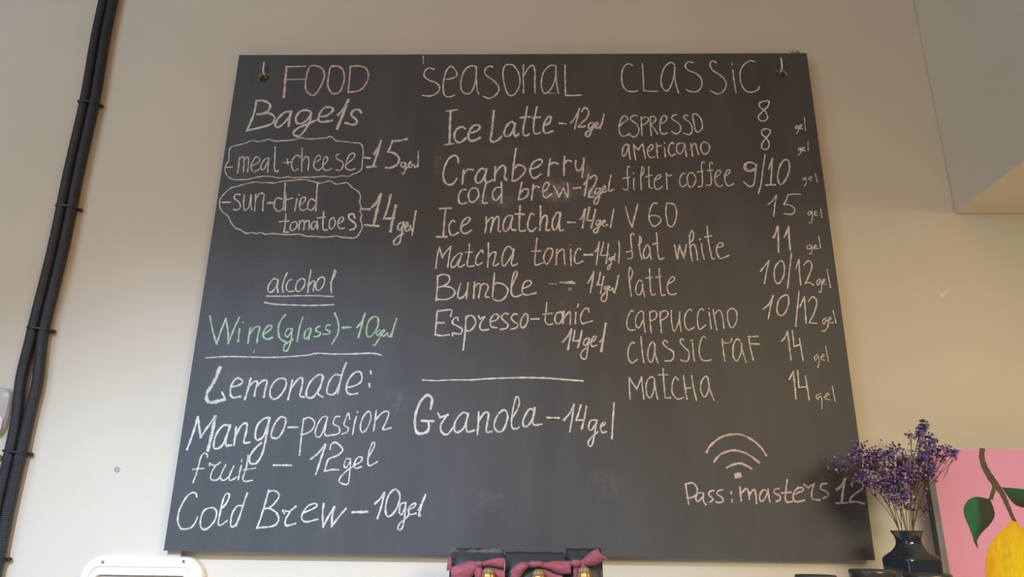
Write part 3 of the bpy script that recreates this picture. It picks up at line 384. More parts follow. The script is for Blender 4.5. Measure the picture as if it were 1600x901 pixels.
    ('chalk price 12gel after fruit', 'white', """52:-3621,1557 -3503,1658 -3389,1810|52:-3381,1810 -3443,1571 -3507,1299|45:-3297,1728 -3286,1811 -3199,1845 -3073,1725 -3154,1624 -3302,1560 -3342,1448 -3359,1349! -3234,1375 -3112,1377|38:-2919,1564 -2995,1563 -3024,1452 -2983,1415 -2916,1527|38:-2919,1564 -2914,1354 -2923,1158 -2984,1128 -3076,1168 -3081,1229 -2978,1353 -2833,1454|38:-2859,1453 -2736,1516 -2717,1591 -2793,1590 -2848,1478 -2817,1404 -2717,1430|38:-2614,1580 -2524,1756 -2510,1844 -2544,1856 -2597,1705 -2608,1505 -2566,1451 -2443,1519"""),
    ('chalk word Cold', 'white', """44:-5560,893 -5582,946 -5654,959 -5730,898 -5805,749 -5839,603 -5825,471 -5759,366 -5688,354 -5581,381 -5523,461 -5495,554|44:-5308,708 -5399,661 -5435,528 -5416,397 -5354,351 -5275,385 -5193,491 -5170,624 -5223,703 -5308,708|44:-5109,691 -5036,771 -4989,893 -5004,946 -5059,939 -5096,798 -5112,611 -5118,453 -5072,427 -4971,500|44:-4739,748 -4822,747 -4892,640 -4908,495 -4888,403 -4822,430 -4770,562|44:-4682,963 -4726,762 -4760,589 -4800,417"""),
    ('chalk word Brew', 'white', """44:-4308,1014 -4350,779 -4393,553 -4441,382|44:-4305,988 -4223,1009 -4134,969 -4120,902 -4184,795 -4260,727 -4356,706|44:-4259,714 -4140,649 -4079,544 -4117,451 -4223,411 -4442,389|44:-3991,631 -4024,677! -3905,671 -3802,752|44:-3891,672 -3959,532 -3935,434 -3779,469|41:-3671,646 -3510,710 -3433,773 -3482,802 -3590,762 -3671,646 -3679,550 -3600,498 -3401,544|48:-3324,801 -3326,624 -3298,423! -3221,590 -3134,750! -3156,591 -3151,425! -3036,592 -2928,726"""),
    ('chalk price - 10gel after Cold Brew', 'white', """60:-2812,665 -2554,677|48:-2434,811 -2339,901 -2280,999|48:-2280,999 -2313,795 -2371,569|48:-2125,1046 -2211,938 -2245,742 -2208,611 -2118,638 -2026,798 -2008,958 -2070,1047 -2125,1046|44:-1927,834 -1989,798 -2000,675 -1952,640 -1904,764|44:-1899,835 -1904,606 -1931,431 -1974,387 -2011,404 -1989,482 -1893,571 -1823,642|44:-1855,711 -1747,766 -1723,819 -1769,818 -1839,747 -1823,642 -1714,660|50:-1564,972 -1620,802 -1666,617 -1639,626|34:-1564,972 -1588,891 -1680,714"""),
    ('chalk divider above Granola', 'warm', """33:-1718,2983 -1457,2972 -1210,2987 -838,2990|47:-838,2990 -468,3018 26,3039 520,3035 890,3008 1197,2988"""),
    ('chalk word Granola', 'warm', """71:-1545,2464 -1528,2636 -1618,2705 -1735,2585 -1809,2364 -1810,2146 -1755,2027 -1633,2028 -1564,2100 -1570,2221|59:-1698,2244 -1485,2241|52:-1411,2380 -1366,2307! -1229,2357|52:-1258,2333 -1348,2174 -1331,2054 -1232,2007 -1128,2128|52:-868,2373 -967,2396 -1084,2249 -1108,2104 -1052,2045 -934,2130 -868,2348|52:-864,2373 -900,2203 -871,2059 -750,2084|52:-679,2411 -681,2205 -693,2017|52:-682,2229 -576,2399 -503,2376 -523,2206 -532,2062 -435,2063|52:-260,2439 -356,2328 -396,2159 -327,2064 -230,2101 -161,2306 -187,2427 -260,2439|42:-76,2307 32,2502 42,2649 -7,2686 -54,2526 -88,2282 -74,2138 11,2120 47,2151|52:324,2456 227,2467 131,2309 119,2188 192,2164 288,2310 324,2480|52:324,2492 288,2286 313,2190 446,2203"""),
    ('chalk price -14gel after Granola', 'warm', """42:543,2320 761,2319|49:845,2279 956,2413 1026,2560|49:1026,2560 991,2316 947,2076|49:1152,2548 1101,2390 1063,2281! 1196,2282|49:1249,2525 1209,2318 1157,2125|42:1413,2284 1316,2271 1278,2150 1325,2103 1412,2224|42:1433,2284 1384,2056 1344,1866 1295,1823 1265,1877 1310,1960 1444,2080|42:1495,2164 1581,2225 1557,2254 1495,2176 1516,2069 1596,2082|47:1744,2590 1715,2299 1686,1964"""),
    ('chalk wireless signal symbol of three arcs and a dot', 'pinkwhite', """52:3332,1744 3406,1855 3596,2001 3825,2059 4002,2038 4172,1940 4294,1820 4360,1699|52:3453,1581 3550,1691 3711,1765 3846,1776 4019,1729 4145,1643 4227,1574|52:3662,1481 3759,1530 3894,1557 4001,1521 4085,1468|113:3814,1348 3872,1358"""),
    ('pale pink chalk word Pass:', 'pinkwhite', """39:2930,1197 2948,1026 2964,868|39:2937,1197 3053,1220 3124,1135 3106,1028 3015,974 2938,973|39:3217,1051 3140,1050 3091,964 3131,912 3212,987|39:3228,1051 3219,924 3258,861|39:3406,1095 3351,1084 3314,1030 3365,978 3383,936 3327,904|39:3560,1108 3494,1096 3457,1043 3529,990 3557,927 3489,895 3436,909|39:3704,1077 3702,1045|39:3707,950 3708,908"""),
    ('pale pink chalk word masters', 'pinkwhite', """52:3859,1154 3862,931|43:3873,1058 3967,1133 4004,1059 4006,954|43:4013,1038 4097,1124 4122,1039 4120,892|43:4314,1105 4250,1115 4186,1019 4189,934 4256,956 4334,1084|43:4342,1127 4339,1021 4350,915|43:4525,1140 4458,1128 4431,1075 4524,1023 4528,959 4460,927|43:4682,1291 4644,1130 4617,982 4643,919 4731,930|43:4561,1066 4726,1084|43:4766,1047 4913,1101 4940,1150 4853,1154 4768,1068 4756,962 4817,925 4940,953|43:4959,1219 5017,1156! 5139,1232|43:5121,1210 5073,1071 5083,976 5200,956|43:5353,1234 5265,1222 5234,1147 5326,1095 5350,1032 5259,993"""),
    ('pale pink chalk number 12', 'pinkwhite', """57:5504,1135 5588,1194 5668,1308|57:5667,1301 5611,1120 5565,929|45:5465,907 5661,920|45:5773,1196 5792,1260 5881,1272 5963,1230 5941,1155 5810,1069 5725,994 5695,930! 5814,936 5940,908"""),
]


rng = random.Random(4)
def ribbon(bm, uvl, pts, w, lift):   # the stroke rises by a hair along its way, so that it can cross itself
    """a flat chalk stroke on the board: smooth run of points (x, z), width w"""
    n = len(pts)
    L = 0.0; row = []
    ph = rng.random() * 9
    for i, p in enumerate(pts):
        d = pts[min(i + 1, n - 1)] - pts[max(i - 1, 0)]
        if d.length < 1e-9: d = Vector((1, 0))
        d.normalize(); nr = Vector((-d.y, d.x))
        if i: L += (p - pts[i - 1]).length
        ww = w * (1 + 0.16 * math.sin(L * 330 + ph) + 0.14 * (rng.random() - 0.5))
        a = p + nr * ww / 2; b = p - nr * ww / 2; lift -= 0.000001
        if i == 0: a -= d * w * .35; b -= d * w * .35
        if i == n - 1: a += d * w * .35; b += d * w * .35
        row.append((bm.verts.new((a.x, lift, a.y)), bm.verts.new((b.x, lift, b.y)), L))
    for q, r in zip(row, row[1:]):
        f = bm.faces.new((q[1], r[1], r[0], q[0]))
        for lp, (u, v) in zip(f.loops, ((q[2], 0), (r[2], 0), (r[2], 1), (q[2], 1))): lp[uvl].uv = (u * 100, v)

for label, chalk, strokes in WRITING:
    bm = bmesh.new(); uvl = bm.loops.layers.uv.new('UVMap')
    lift = BY - 0.00025
    for st in strokes.split('|'):
        ws, ps = st.split(':')
        w = float(ws) / 10000 * 0.84
        run, runs = [], []
        for tok in ps.split():
            c = tok.endswith('!'); x, z = tok.rstrip('!').split(',')
            p = Vector((float(x) / 10000, BZ + float(z) / 10000)); run.append(p)
            if c: runs.append(run); run = [p]
        runs.append(run)
        for rn in runs:
            if len(rn) > 1:
                ribbon(bm, uvl, catmull(rn, 0.0016), w, lift); lift -= 0.000006
    o = put(obj('chalk_writing', bm, CHALK[chalk]), board); o['label'] = label

# ---- hooks that carry the board: a screw hook through each hole, its tip turned up
STEEL = plain('pale_steel', (0.92, 0.91, 0.90), 0.3, 0.15, Specular_IOR_Level=0.8)
for k, (hx, hy0, hy1) in enumerate(((413, 97, 113), (1218, 90, 111))):
    h = HOLES[k]; top = at(hx, hy0, BY - 0.008); 
    hz = h.z + HR - 0.003
    pts = [Vector((h.x, 0.012, hz)), Vector((h.x, BY, hz)), Vector((h.x, BY - 0.004, hz)), Vector((h.x, BY - 0.007, hz + 0.003)), Vector((h.x, BY - 0.008, hz + 0.008)), Vector((h.x, BY - 0.008, top.z))]
    bm = bmesh.new(); tube(bm, pts, 0.0019, 10)
    tag(obj('screw_hook', bm, STEEL, smooth=True), 'white metal hook through the hole in the upper %s corner of the chalkboard' % ('left', 'right')[k], 'hook', 'hooks holding the chalkboard')

# wisps of dust caught on the top edge
p = at(1241, 82.5, BY + 0.003)
bm = bmesh.new()
wr = random.Random(3)
for k in range(9):
    q = [Vector((p.x + wr.uniform(-.006, .008), p.y + wr.uniform(-.003, .003), BZ + BH - 0.0004))]
    for i in range(4): q.append(q[-1] + Vector((wr.uniform(-.005, .005), wr.uniform(-.002, .001), wr.uniform(0.0, .0032))))
    tube(bm, catmull(q, 0.001), 0.00035, 5)
tag(obj('dust_tuft', bm, plain('grey_fluff', (0.09, 0.075, 0.055), 0.9)), 'tiny dark tuft of dust on the top edge of the chalkboard, near its right corner', 'dust')

# ------------------------------------------------------------------ conduit on the left wall
BLACKP = plain('black_corrugated_plastic', (0.042, 0.046, 0.056), 0.42, 0, 0.15)
CX = [(2.95, -0.924), (2.68, -0.9181), (2.4001, -0.9097), (2.1694, -0.9066), (1.9144, -0.9078), (1.6892, -0.9010), (1.5159, -0.8990), (1.30, -0.902)]
def bundle_x(z):
    for (z1, x1), (z0, x0) in zip(CX, CX[1:]):
        if z >= z0:
            t = (z - z0) / (z1 - z0); t = t * t * (3 - 2 * t) * 0.4 + t * 0.6
            return x0 + (x1 - x0) * t
    return CX[-1][1]
def conduit(side, label):
    bm = bmesh.new(); loops = []
    pitch = 0.0033; z = 1.30; R0 = 0.0102; n = 20
    while z < 2.95:
        for dz, rr in ((0, 0.90), (0.0009, 0.90), (0.0012, 1.0), (0.0027, 1.0)):
            zz = z + dz
            gap = 0.0052 * math.exp(-((zz - 1.815) / 0.055) ** 2)
            x = bundle_x(zz) + side * (R0 * 1.03 + gap) + 0.0012 * math.sin(zz * 19)
            r = R0 * rr
            loops.append([(x + r * math.cos(2 * math.pi * i / n), -0.0125 + r * math.sin(2 * math.pi * i / n), zz) for i in range(n)])
        z += pitch
    rings(bm, loops)
    return tag(obj('corrugated_conduit', bm, BLACKP), label, 'cable conduit', 'corrugated conduits on the left')
conduit(-1, 'left one of two black corrugated cable tubes running up the wall')
conduit(1, 'right one of two black corrugated cable tubes running up the wall, nearer the chalkboard')
CLIP = plain('black_nylon', (0.02, 0.02, 0.023), 0.4)
for k, (z, where) in enumerate(((2.405, 'topmost of the cable ties around the tubes, high on the wall'), (2.165, 'second cable tie from the top around the black tubes'),
                   (1.912, 'middle one of the cable ties around the black tubes, level with the word alcohol'), (1.683, 'cable tie around the black tubes level with the word fruit'),
                   (1.505, 'lowest cable tie around the black tubes, level with the bottom edge of the chalkboard'))):
    x = bundle_x(z); tie = thing('cable_tie', 'black ' + where, 'cable tie', (x, 0, z), 'ties on the conduits')
    bm = bmesh.new(); loops = []
    nn = 28; prof = []
    for i in range(nn):
        a = 2 * math.pi * i / nn; ca, sa = math.cos(a), math.sin(a)
        prof.append((x + math.copysign(abs(ca) ** 0.6, ca) * 0.0222, -0.0125 + math.copysign(abs(sa) ** 0.7, sa) * 0.0118))
    for dz, s in ((-0.0018, 0.95), (-0.0016, 1.0), (0.0016, 1.0), (0.0018, 0.95)):
        loops.append([(x + (px - x) * s, -0.0125 + (py + 0.0125) * s, z + dz - (px - x) * 0.10) for px, py in prof])
    rings(bm, loops); put(obj('strap', bm, CLIP), tie)
    bm = bmesh.new(); bmesh.ops.create_uvsphere(bm, u_segments=14, v_segments=10, radius=0.0036)
    for v in bm.verts: v.co = Vector((x + 0.0245 + v.co.x * 1.2, -0.0060 + v.co.y * 1.4, z - 0.0025 + v.co.z))
    put(obj('anchor_head', bm, CLIP, smooth=True), tie)

# ------------------------------------------------------------------ small marks on the wall
p = at(183, 733, 0)
plug = thing('wall_plug', 'small pale wall plug in the wall left of the chalkboard', 'wall plug', (p.x, 0, p.z))
bm = bmesh.new()
n = 18
rings(bm, [[(p.x + r * math.cos(2 * math.pi * i / n) * 1.05, y, p.z + r * math.sin(2 * math.pi * i / n)) for i in range(n)] for r, y in ((0.0050, 0.004), (0.0050, -0.0012), (0.0042, -0.0018), (0.0022, -0.0018), (0.0019, 0.002))])
put(obj('collar', bm, plain('grey_plug', (0.52, 0.49, 0.45), 0.6), smooth=False), plug)
p = at(1475, 458, 0)
bm = bmesh.new()
loop = [(-.008, -.006), (-.002, -.0075), (.004, -.002), (.0095, .003), (.008, .0068), (.002, .0045), (-.004, .001), (-.0085, -.003)]
rings(bm, [[(p.x + a * s, y, p.z + b * s) for a, b in loop] for s, y in ((1.0, 0.0005), (1.0, -0.0004), (0.8, -0.0007))])
tag(obj('filler_patch', bm, plain('white_filler', (0.92, 0.88, 0.82), 0.8)), 'small dab of pale filler on the wall below the beam', 'filler patch')

# pale rounded wall box cut by the left edge of the picture
def rounded(x0, x1, z0, z1, r, n=8):
    pts = []
    for cx, cz, a0 in ((x1 - r, z1 - r, 0), (x0 + r, z1 - r, 90), (x0 + r, z0 + r, 180), (x1 - r, z0 + r, 270)):
        for k in range(n + 1):
            a = math.radians(a0 + 90 * k / n); pts.append((cx + r * math.cos(a), cz + r * math.sin(a)))
    return pts
def plate(bm, rect, r, steps, mi=0):
    """rounded plate facing -y; steps = (inset, y)"""
    x0, x1, z0, z1 = rect
    rings(bm, [[(x, y, z) for x, z in rounded(x0 + i, x1 - i, z0 + i, z1 - i, max(0.0005, r - i))] for i, y in steps], mi=mi)
a = at(20, 604, -0.012); b = at(20, 682, -0.012)
disp = thing('wall_dispenser', 'pale rounded plastic box on the wall at the left edge, left of the black tubes', 'wall box', (a.x - 0.05, 0, b.z))
bm = bmesh.new(); plate(bm, (a.x - 0.12, a.x, b.z, a.z), 0.022, ((0, 0), (0, -0.006), (0.003, -0.011), (0.012, -0.014)))
put(obj('cover', bm, plain('pale_grey_plastic', (0.55, 0.53, 0.50), 0.35), smooth=False), disp)
bm = bmesh.new(); plate(bm, (a.x - 0.12, a.x - 0.003, b.z + 0.004, b.z + 0.038), 0.012, ((0, -0.013), (0, -0.0145), (0.003, -0.016)))
put(obj('lower_panel', bm, plain('bluish_white_plastic', (0.78, 0.83, 0.90), 0.25)), disp)['label'] = 'bluish white lower panel'
p = at(0, 716, -0.02)
knob = thing('coat_hook', 'small ochre hook at the left edge below the pale box', 'hook', (p.x, 0, p.z))
BRASS = plain('ochre_metal', (0.50, 0.36, 0.10), 0.4, 0.5)
bm = bmesh.new(); tube(bm, [(p.x - 0.004, 0.001, p.z + 0.004), (p.x - 0.004, -0.012, p.z), (p.x - 0.003, -0.018, p.z)], 0.0035, 10); put(obj('stem', bm, BRASS, smooth=True), knob)
bm = bmesh.new(); bmesh.ops.create_uvsphere(bm, u_segments=16, v_segments=10, radius=0.0068)
for v in bm.verts: v.co = Vector((p.x - 0.003 + v.co.x, -0.02 + v.co.y, p.z + v.co.z))
put(obj('knob', bm, BRASS, smooth=True), knob)

# ------------------------------------------------------------------ white fuse box cover, lower left
WP = plain('white_enamel', (0.96, 0.91, 0.80), 0.35, 0, 0.01)
x0 = at(124, 885, -0.02).x; x1 = at(318.5, 885, -0.02).x; z1 = at(220, 868.5, -0.02).z
fb = thing('fuse_box_cover', 'white rounded fuse box cover with screws, below the left corner of the chalkboard', 'fuse box', ((x0 + x1) / 2, 0, z1 - 0.26))
bm = bmesh.new()
rect = (x0, x1, z1 - 0.26, z1)
plate(bm, rect, 0.036, ((0.003, 0), (0, -0.004), (0, -0.012), (0.0015, -0.0165), (0.005, -0.019), (0.0165, -0.0195), (0.0185, -0.0165), (0.0205, -0.0165), (0.0225, -0.0200), (0.028, -0.0205), (0.030, -0.0205), (0.0315, -0.012)))
put(obj('frame', bm, WP), fb)
bm = bmesh.new(); plate(bm, (x0 + 0.032, x1 - 0.032, z1 - 0.228, z1 - 0.032), 0.006, ((0, -0.010), (0, -0.0135), (0.002, -0.015)))
put(obj('door', bm, plain('smoked_white', (0.70, 0.68, 0.66), 0.3)), fb)['label'] = 'recessed door'
for sx, sz in ((at(161, 877, -0.0195).x, at(161, 877.5, -0.0195).z), (at(287, 876, -0.0195).x, at(287, 876.5, -0.0195).z), (x0 + 0.04, z1 - 0.252), (x1 - 0.04, z1 - 0.252)):
    bm = bmesh.new(); n = 16
    rings(bm, [[(sx + r * math.cos(2 * math.pi * i / n), y, sz + r * math.sin(2 * math.pi * i / n)) for i in range(n)] for r, y in ((0.0026, -0.0190), (0.0026, -0.0204), (0.0019, -0.0208))])
    box(bm, (sx - 0.0016, -0.02105, sz - 0.0003), (sx + 0.0016, -0.0206, sz + 0.0003), 1)
    put(obj('screw', bm, [plain('screw_steel', (0.42, 0.42, 0.42), 0.35, 0.8), CLIP]), fb)

# ------------------------------------------------------------------ three black gift bags with ribbons
FOIL = Mat('black_paper_foil', (0.030, 0.034, 0.037), 0.5)
FOIL.bump(FOIL.noise(70, 3), 0.2, 0.002); FOIL = FOIL.m
FOILG = Mat('grey_fold_highlight', (0.10, 0.105, 0.10), 0.55)  # highlight along the left bag's top fold, painted in as grey
FOILG.base(FOILG.ramp(FOILG.noise(220, 4), [(0.35, (0.10, 0.105, 0.10)), (0.7, (0.17, 0.17, 0.155))])); FOILG = FOILG.m
RIB = Mat('dusky_red_ribbon', (0.42, 0.10, 0.13), 0.6, Sheen_Weight=0.3)
RIB.base(RIB.ramp(RIB.noise(70, 4, RIB.coord((1, 1, 3))), [(0.3, (0.29, 0.060, 0.090)), (0.7, (0.41, 0.105, 0.145))]))
RIB.bump(RIB.noise(120, 4, RIB.coord((2, 1, 0.5))), 0.4, 0.002); RIB = RIB.m
GOLD = plain('gold_metal', (0.62, 0.40, 0.14), 0.42, 0.75, 0.2, 150)

BRASSCAP = plain('dull_brass', (0.36, 0.25, 0.13), 0.55, 0.5, 0.25, 200)

def cloth(bm, top, bot, y, bulge=0.004, pleat=0.0, nv=8):
    """a strip of cloth between two edges given as (px, py) on the plane y, bulging to the front"""
    T = catmull([Vector(q) for q in top], 2.0); B = catmull([Vector(q) for q in bot], 2.0)
    n = 22
    def samp(Ls, t):
        f = t * (len(Ls) - 1); i = min(int(f), len(Ls) - 2); return Ls[i].lerp(Ls[i + 1], f - i)
    grid = []
    for i in range(n + 1):
        u = i / n; a = samp(T, u); b = samp(B, u); r = []
        for j in range(nv + 1):
            v = j / nv; q = a.lerp(b, v)
            yy = y - bulge * math.sin(math.pi * v) * (0.35 + 0.65 * math.sin(math.pi * min(1, u * 0.9 + 0.1))) - pleat * math.sin(v * 17 + 2) * (1 - u)
            r.append(bm.verts.new(at(q.x, q.y, yy)))
        grid.append(r)
    for i in range(n):
        for j in range(nv):
            bm.faces.new((grid[i][j], grid[i + 1][j], grid[i + 1][j + 1], grid[i][j + 1]))
def cloth_obj(name, bm, root):
    o = put(obj(name, bm, RIB, smooth=True), root)
    md = o.modifiers.new('thick', 'SOLIDIFY'); md.thickness = 0.0006; md.offset = 0
    return o

GY = -0.13
def bag(px0, px1, top, band0, band1, label, fold_col, dz=0.0):
    a = at(px0, 890, GY); b = at(px1, 890, GY); zt = at((px0 + px1) / 2, top, GY).z
    cx = (a.x + b.x) / 2
    root = thing('gift_bag', label, 'gift bag', (cx, GY + 0.022, SHELF_Z), 'black gift bags below the chalkboard')
    hw = (b.x - a.x) / 2; bm = bmesh.new(); loops = []
    H = zt - SHELF_Z
    for t, wx, wy in ((0, 1.0, 0.024), (0.03, 1.0, 0.026), (0.5, 1.0, 0.025), (0.75, 0.995, 0.019), (0.90, 0.985, 0.008), (0.97, 0.98, 0.0045), (1.0, 0.975, 0.003)):
        lp = []
        for k in range(32):
            an = 2 * math.pi * k / 32; c, s = math.cos(an), math.sin(an)
            ex = 0.22 if t < 0.8 else 0.3
            lp.append((cx + hw * wx * math.copysign(abs(c) ** ex, c), GY + 0.026 + wy * math.copysign(abs(s) ** ex, s) - 0.003 * math.sin(c * 5 + t * 3) * (t > 0.2), SHELF_Z + H * t + 0.0009 * math.sin(c * 7 + px0) * (t > 0.9)))
        loops.append(lp)
    rings(bm, loops); put(obj('pouch', bm, FOIL, smooth=True), root)
    # folded-over top edge with two dark panels
    zf = at(0.5 * (px0 + px1), band0, GY).z; zg = at(0.5 * (px0 + px1), band1, GY).z
    bm = bmesh.new(); lp = []
    for y, z in ((GY + 0.026, zt - 0.001), (GY + 0.0245, zt + 0.0005), (GY + 0.0165, zf), (GY + 0.0155, zf - 0.001), (GY + 0.0155, zg + 0.001), (GY + 0.019, zg), (GY + 0.026, zg)):
        lp.append((y, z))
    N = 16
    loops = [[(cx - hw * 0.96 + 2 * hw * 0.96 * i / N, y + 0.0012 * math.sin(i * 1.3 + px0), z + 0.0008 * math.sin(i * 0.9 + px1)) for y, z in lp] for i in range(N + 1)]
    rings(bm, loops)
    bm.normal_update()
    for q in bm.faces:
        if q.calc_center_median().z > zf - 0.0003: q.material_index = 1
    f = put(obj('folded_top', bm, [FOIL, fold_col]), root); f['label'] = 'folded top edge'
    return root

b1 = bag(701, 787, 857, 862.5, 874, 'left one of three black gift bags tied with dusky red ribbon', FOILG)
b2 = bag(788, 884, 863, 865, 878, 'middle one of three black gift bags tied with dusky red ribbon', FOIL)
b3 = bag(885, 943, 857.5, 860, 873, 'right one of three black gift bags, its red ribbon sticking up at the corner', FOIL)
RY = GY - 0.006
# first ribbon
bm = bmesh.new(); cloth(bm, [(748, 879), (735, 876), (718, 881), (704, 886)], [(747, 886), (741, 896), (728, 908), (706, 912)], RY, 0.007, 0.0012); cloth_obj('ribbon_loop', bm, b1)
bm = bmesh.new(); cloth(bm, [(749, 880), (760, 875.5), (775, 872), (789, 871)], [(750, 885), (762, 884), (776, 886), (788, 886.5)], RY, 0.005, 0.0012); cloth_obj('ribbon_loop', bm, b1)
bm = bmesh.new(); cloth(bm, [(766, 886), (775, 888), (784, 890), (789, 891)], [(770, 890), (772, 900), (780, 908), (789, 910)], RY + 0.003, 0.003); cloth_obj('ribbon_tail', bm, b1)
bm = bmesh.new(); cloth(bm, [(742, 883), (741, 892), (742, 901), (743, 912)], [(752, 882), (754, 890), (756, 900), (757, 912)], RY - 0.003, 0.004, 0.001); cloth_obj('ribbon_tail', bm, b1)
bm = bmesh.new(); cloth(bm, [(700.5, 869), (700, 876), (698.5, 884), (697.5, 891)], [(705.5, 871), (706, 878), (705.5, 885), (705, 891)], RY + 0.004, 0.002); cloth_obj('ribbon_tail', bm, b1)
# second ribbon
bm = bmesh.new(); cloth(bm, [(826, 879), (816, 878), (804, 884), (797, 893)], [(826, 886), (818, 892), (812, 902), (806, 914)], RY, 0.006, 0.0012); cloth_obj('ribbon_loop', bm, b2)
bm = bmesh.new(); cloth(bm, [(846, 880), (858, 877), (874, 876), (893, 876.5)], [(846, 886), (860, 890), (872, 896), (892, 896)], RY, 0.007, 0.0012); cloth_obj('ribbon_loop', bm, b2)
bm = bmesh.new(); cloth(bm, [(848, 886), (856, 890), (866, 895), (880, 898)], [(846, 890), (850, 900), (856, 908), (872, 912)], RY + 0.004, 0.003); cloth_obj('ribbon_tail', bm, b2)
bm = bmesh.new(); cloth(bm, [(800, 890), (798, 898), (797, 906), (797, 914)], [(804, 888), (803, 898), (803, 906), (803, 914)], RY + 0.002, 0.002); cloth_obj('ribbon_tail', bm, b2)
# third ribbon
bm = bmesh.new(); cloth(bm, [(905, 877), (915, 869), (925, 860.5), (934, 857)], [(906, 882), (920, 884.5), (933, 881), (944, 873)], RY, 0.007, 0.0014); cloth_obj('ribbon_loop', bm, b3)
bm = bmesh.new(); cloth(bm, [(942, 868), (945, 869), (948, 871.5), (951, 875)], [(942, 874), (945, 874), (948, 875.5), (951, 875.5)], RY + 0.003, 0.001); cloth_obj('ribbon_tail', bm, b3)
bm = bmesh.new(); cloth(bm, [(906, 879), (912, 882), (917, 887), (922, 894)], [(904, 882), (910, 886), (917, 893), (921, 900)], RY - 0.003, 0.002); cloth_obj('ribbon_tail', bm, b3)
bm = bmesh.new(); cloth(bm, [(897, 884), (896, 890), (896, 898), (897, 910)], [(905, 884), (905, 890), (906, 898), (908, 910)], RY - 0.001, 0.003); cloth_obj('ribbon_tail', bm, b3)
def knot(px, py, w, h, root):
    p = at(px, py, RY - 0.004); bm = bmesh.new()
    bmesh.ops.create_uvsphere(bm, u_segments=24, v_segments=14, radius=1.0)
    for v in bm.verts:
        c = v.co.copy(); wob = 1 + 0.13 * math.sin(c.x * 7 + c.z * 5)
        v.co = Vector((p.x + c.x * w * wob, p.y + c.y * 0.006, p.z + c.z * h * wob))
    put(obj('ribbon_knot', bm, RIB, smooth=True), root)
knot(748, 881, 0.006, 0.0045, b1); knot(836, 881, 0.013, 0.0045, b2); knot(899, 880, 0.008, 0.0055, b3)
# gold bells hung at the knots
for k, (px, py, root, where) in enumerate(((763.5, 886, b1, 'left'), (841.5, 888.5, b2, 'middle'), (912.5, 884.5, b3, 'right'))):
    p = at(px, py, RY - 0.012); bell = thing('gold_bell', 'small gold bell hanging at the ribbon of the %s gift bag' % where, 'bell', (p.x, p.y, p.z - 0.034), 'gold bells on the gift bags')
    bm = bmesh.new(); n = 36; loops = []
    for z, r in ((-0.034, 0.0092), (-0.0335, 0.0106), (-0.026, 0.0108), (-0.018, 0.0104), (-0.012, 0.0098), (-0.0075, 0.0088)):
        loops.append([(p.x + r * (1 + 0.07 * math.cos(9 * a)) * math.cos(a), p.y + r * (1 + 0.07 * math.cos(9 * a)) * math.sin(a), p.z + z) for a in (2 * math.pi * i / n for i in range(n))])
    rings(bm, loops); put(obj('shell', bm, GOLD, smooth=True), bell)
    bm = bmesh.new(); loops = []
    for z, r in ((-0.0078, 0.0089), (-0.0055, 0.0086), (-0.003, 0.0074), (-0.001, 0.0053), (0.0, 0.0026)):
        loops.append([(p.x + r * (1 + 0.05 * math.cos(14 * a)) * math.cos(a), p.y + r * (1 + 0.05 * math.cos(14 * a)) * math.sin(a), p.z + z) for a in (2 * math.pi * i / 56 for i in range(56))])
    rings(bm, loops); put(obj('cap', bm, BRASSCAP), bell)['label'] = 'ridged duller cap'

# ------------------------------------------------------------------ lidded glass jars in a row
GLASS = Mat('clear_glass', (0.9, 0.95, 0.93), 0.03, Transmission_Weight=1.0, IOR=1.45).m
LID = plain('black_gloss_lid', (0.055, 0.056, 0.054), 0.22)
COFFEE = plain('roasted_beans', (0.055, 0.028, 0.016), 0.5, 0, 0.4, 180)
JY = -0.30
for px, py, half, label in ((1274, 897.5, 29, 'leftmost of the glass jars with black lids, barely in view'), (1361, 889, 31, 'glass jar with a glossy black lid, just left of the black vase'),
                            (1448, 895.5, 33, 'rightmost of the glass jars with black lids, in front of the black vase')):
    p = at(px, py, JY); r = half * 0.000905
    j = thing('storage_jar', label, 'jar', (p.x, JY, SHELF_Z), 'lidded jars on the ledge')
    H = p.z - SHELF_Z
    bm = bmesh.new(); lathe(bm, ((r * .90, 0.0003), (r * 0.96, 0.003), (r * 0.96, H - 0.022), (r * 0.86, H - 0.014), (r * 0.86, H - 0.004), (r * 0.80, H - 0.004), (r * 0.80, H - 0.014), (r * 0.90, H - 0.022), (r * 0.90, 0.005)), (p.x, JY, SHELF_Z))
    put(obj('glass_body', bm, GLASS, smooth=True), j)
    bm = bmesh.new(); lathe(bm, ((r * 0.86, 0.006), (r * 0.88, H * 0.6), (r * 0.5, H * 0.63)), (p.x, JY, SHELF_Z))
    put(obj('contents', bm, COFFEE, smooth=False), j)
    bm = bmesh.new(); lathe(bm, ((r * 0.94, H - 0.0105), (r * 0.99, H - 0.0095), (r, H - 0.008), (r, H - 0.0035), (r * 0.985, H - 0.0015), (r * 0.94, H), (r * 0.80, H), (r * 0.77, H - 0.001)), (p.x, JY, SHELF_Z), n=56)
    put(obj('lid', bm, LID, smooth=True), j)

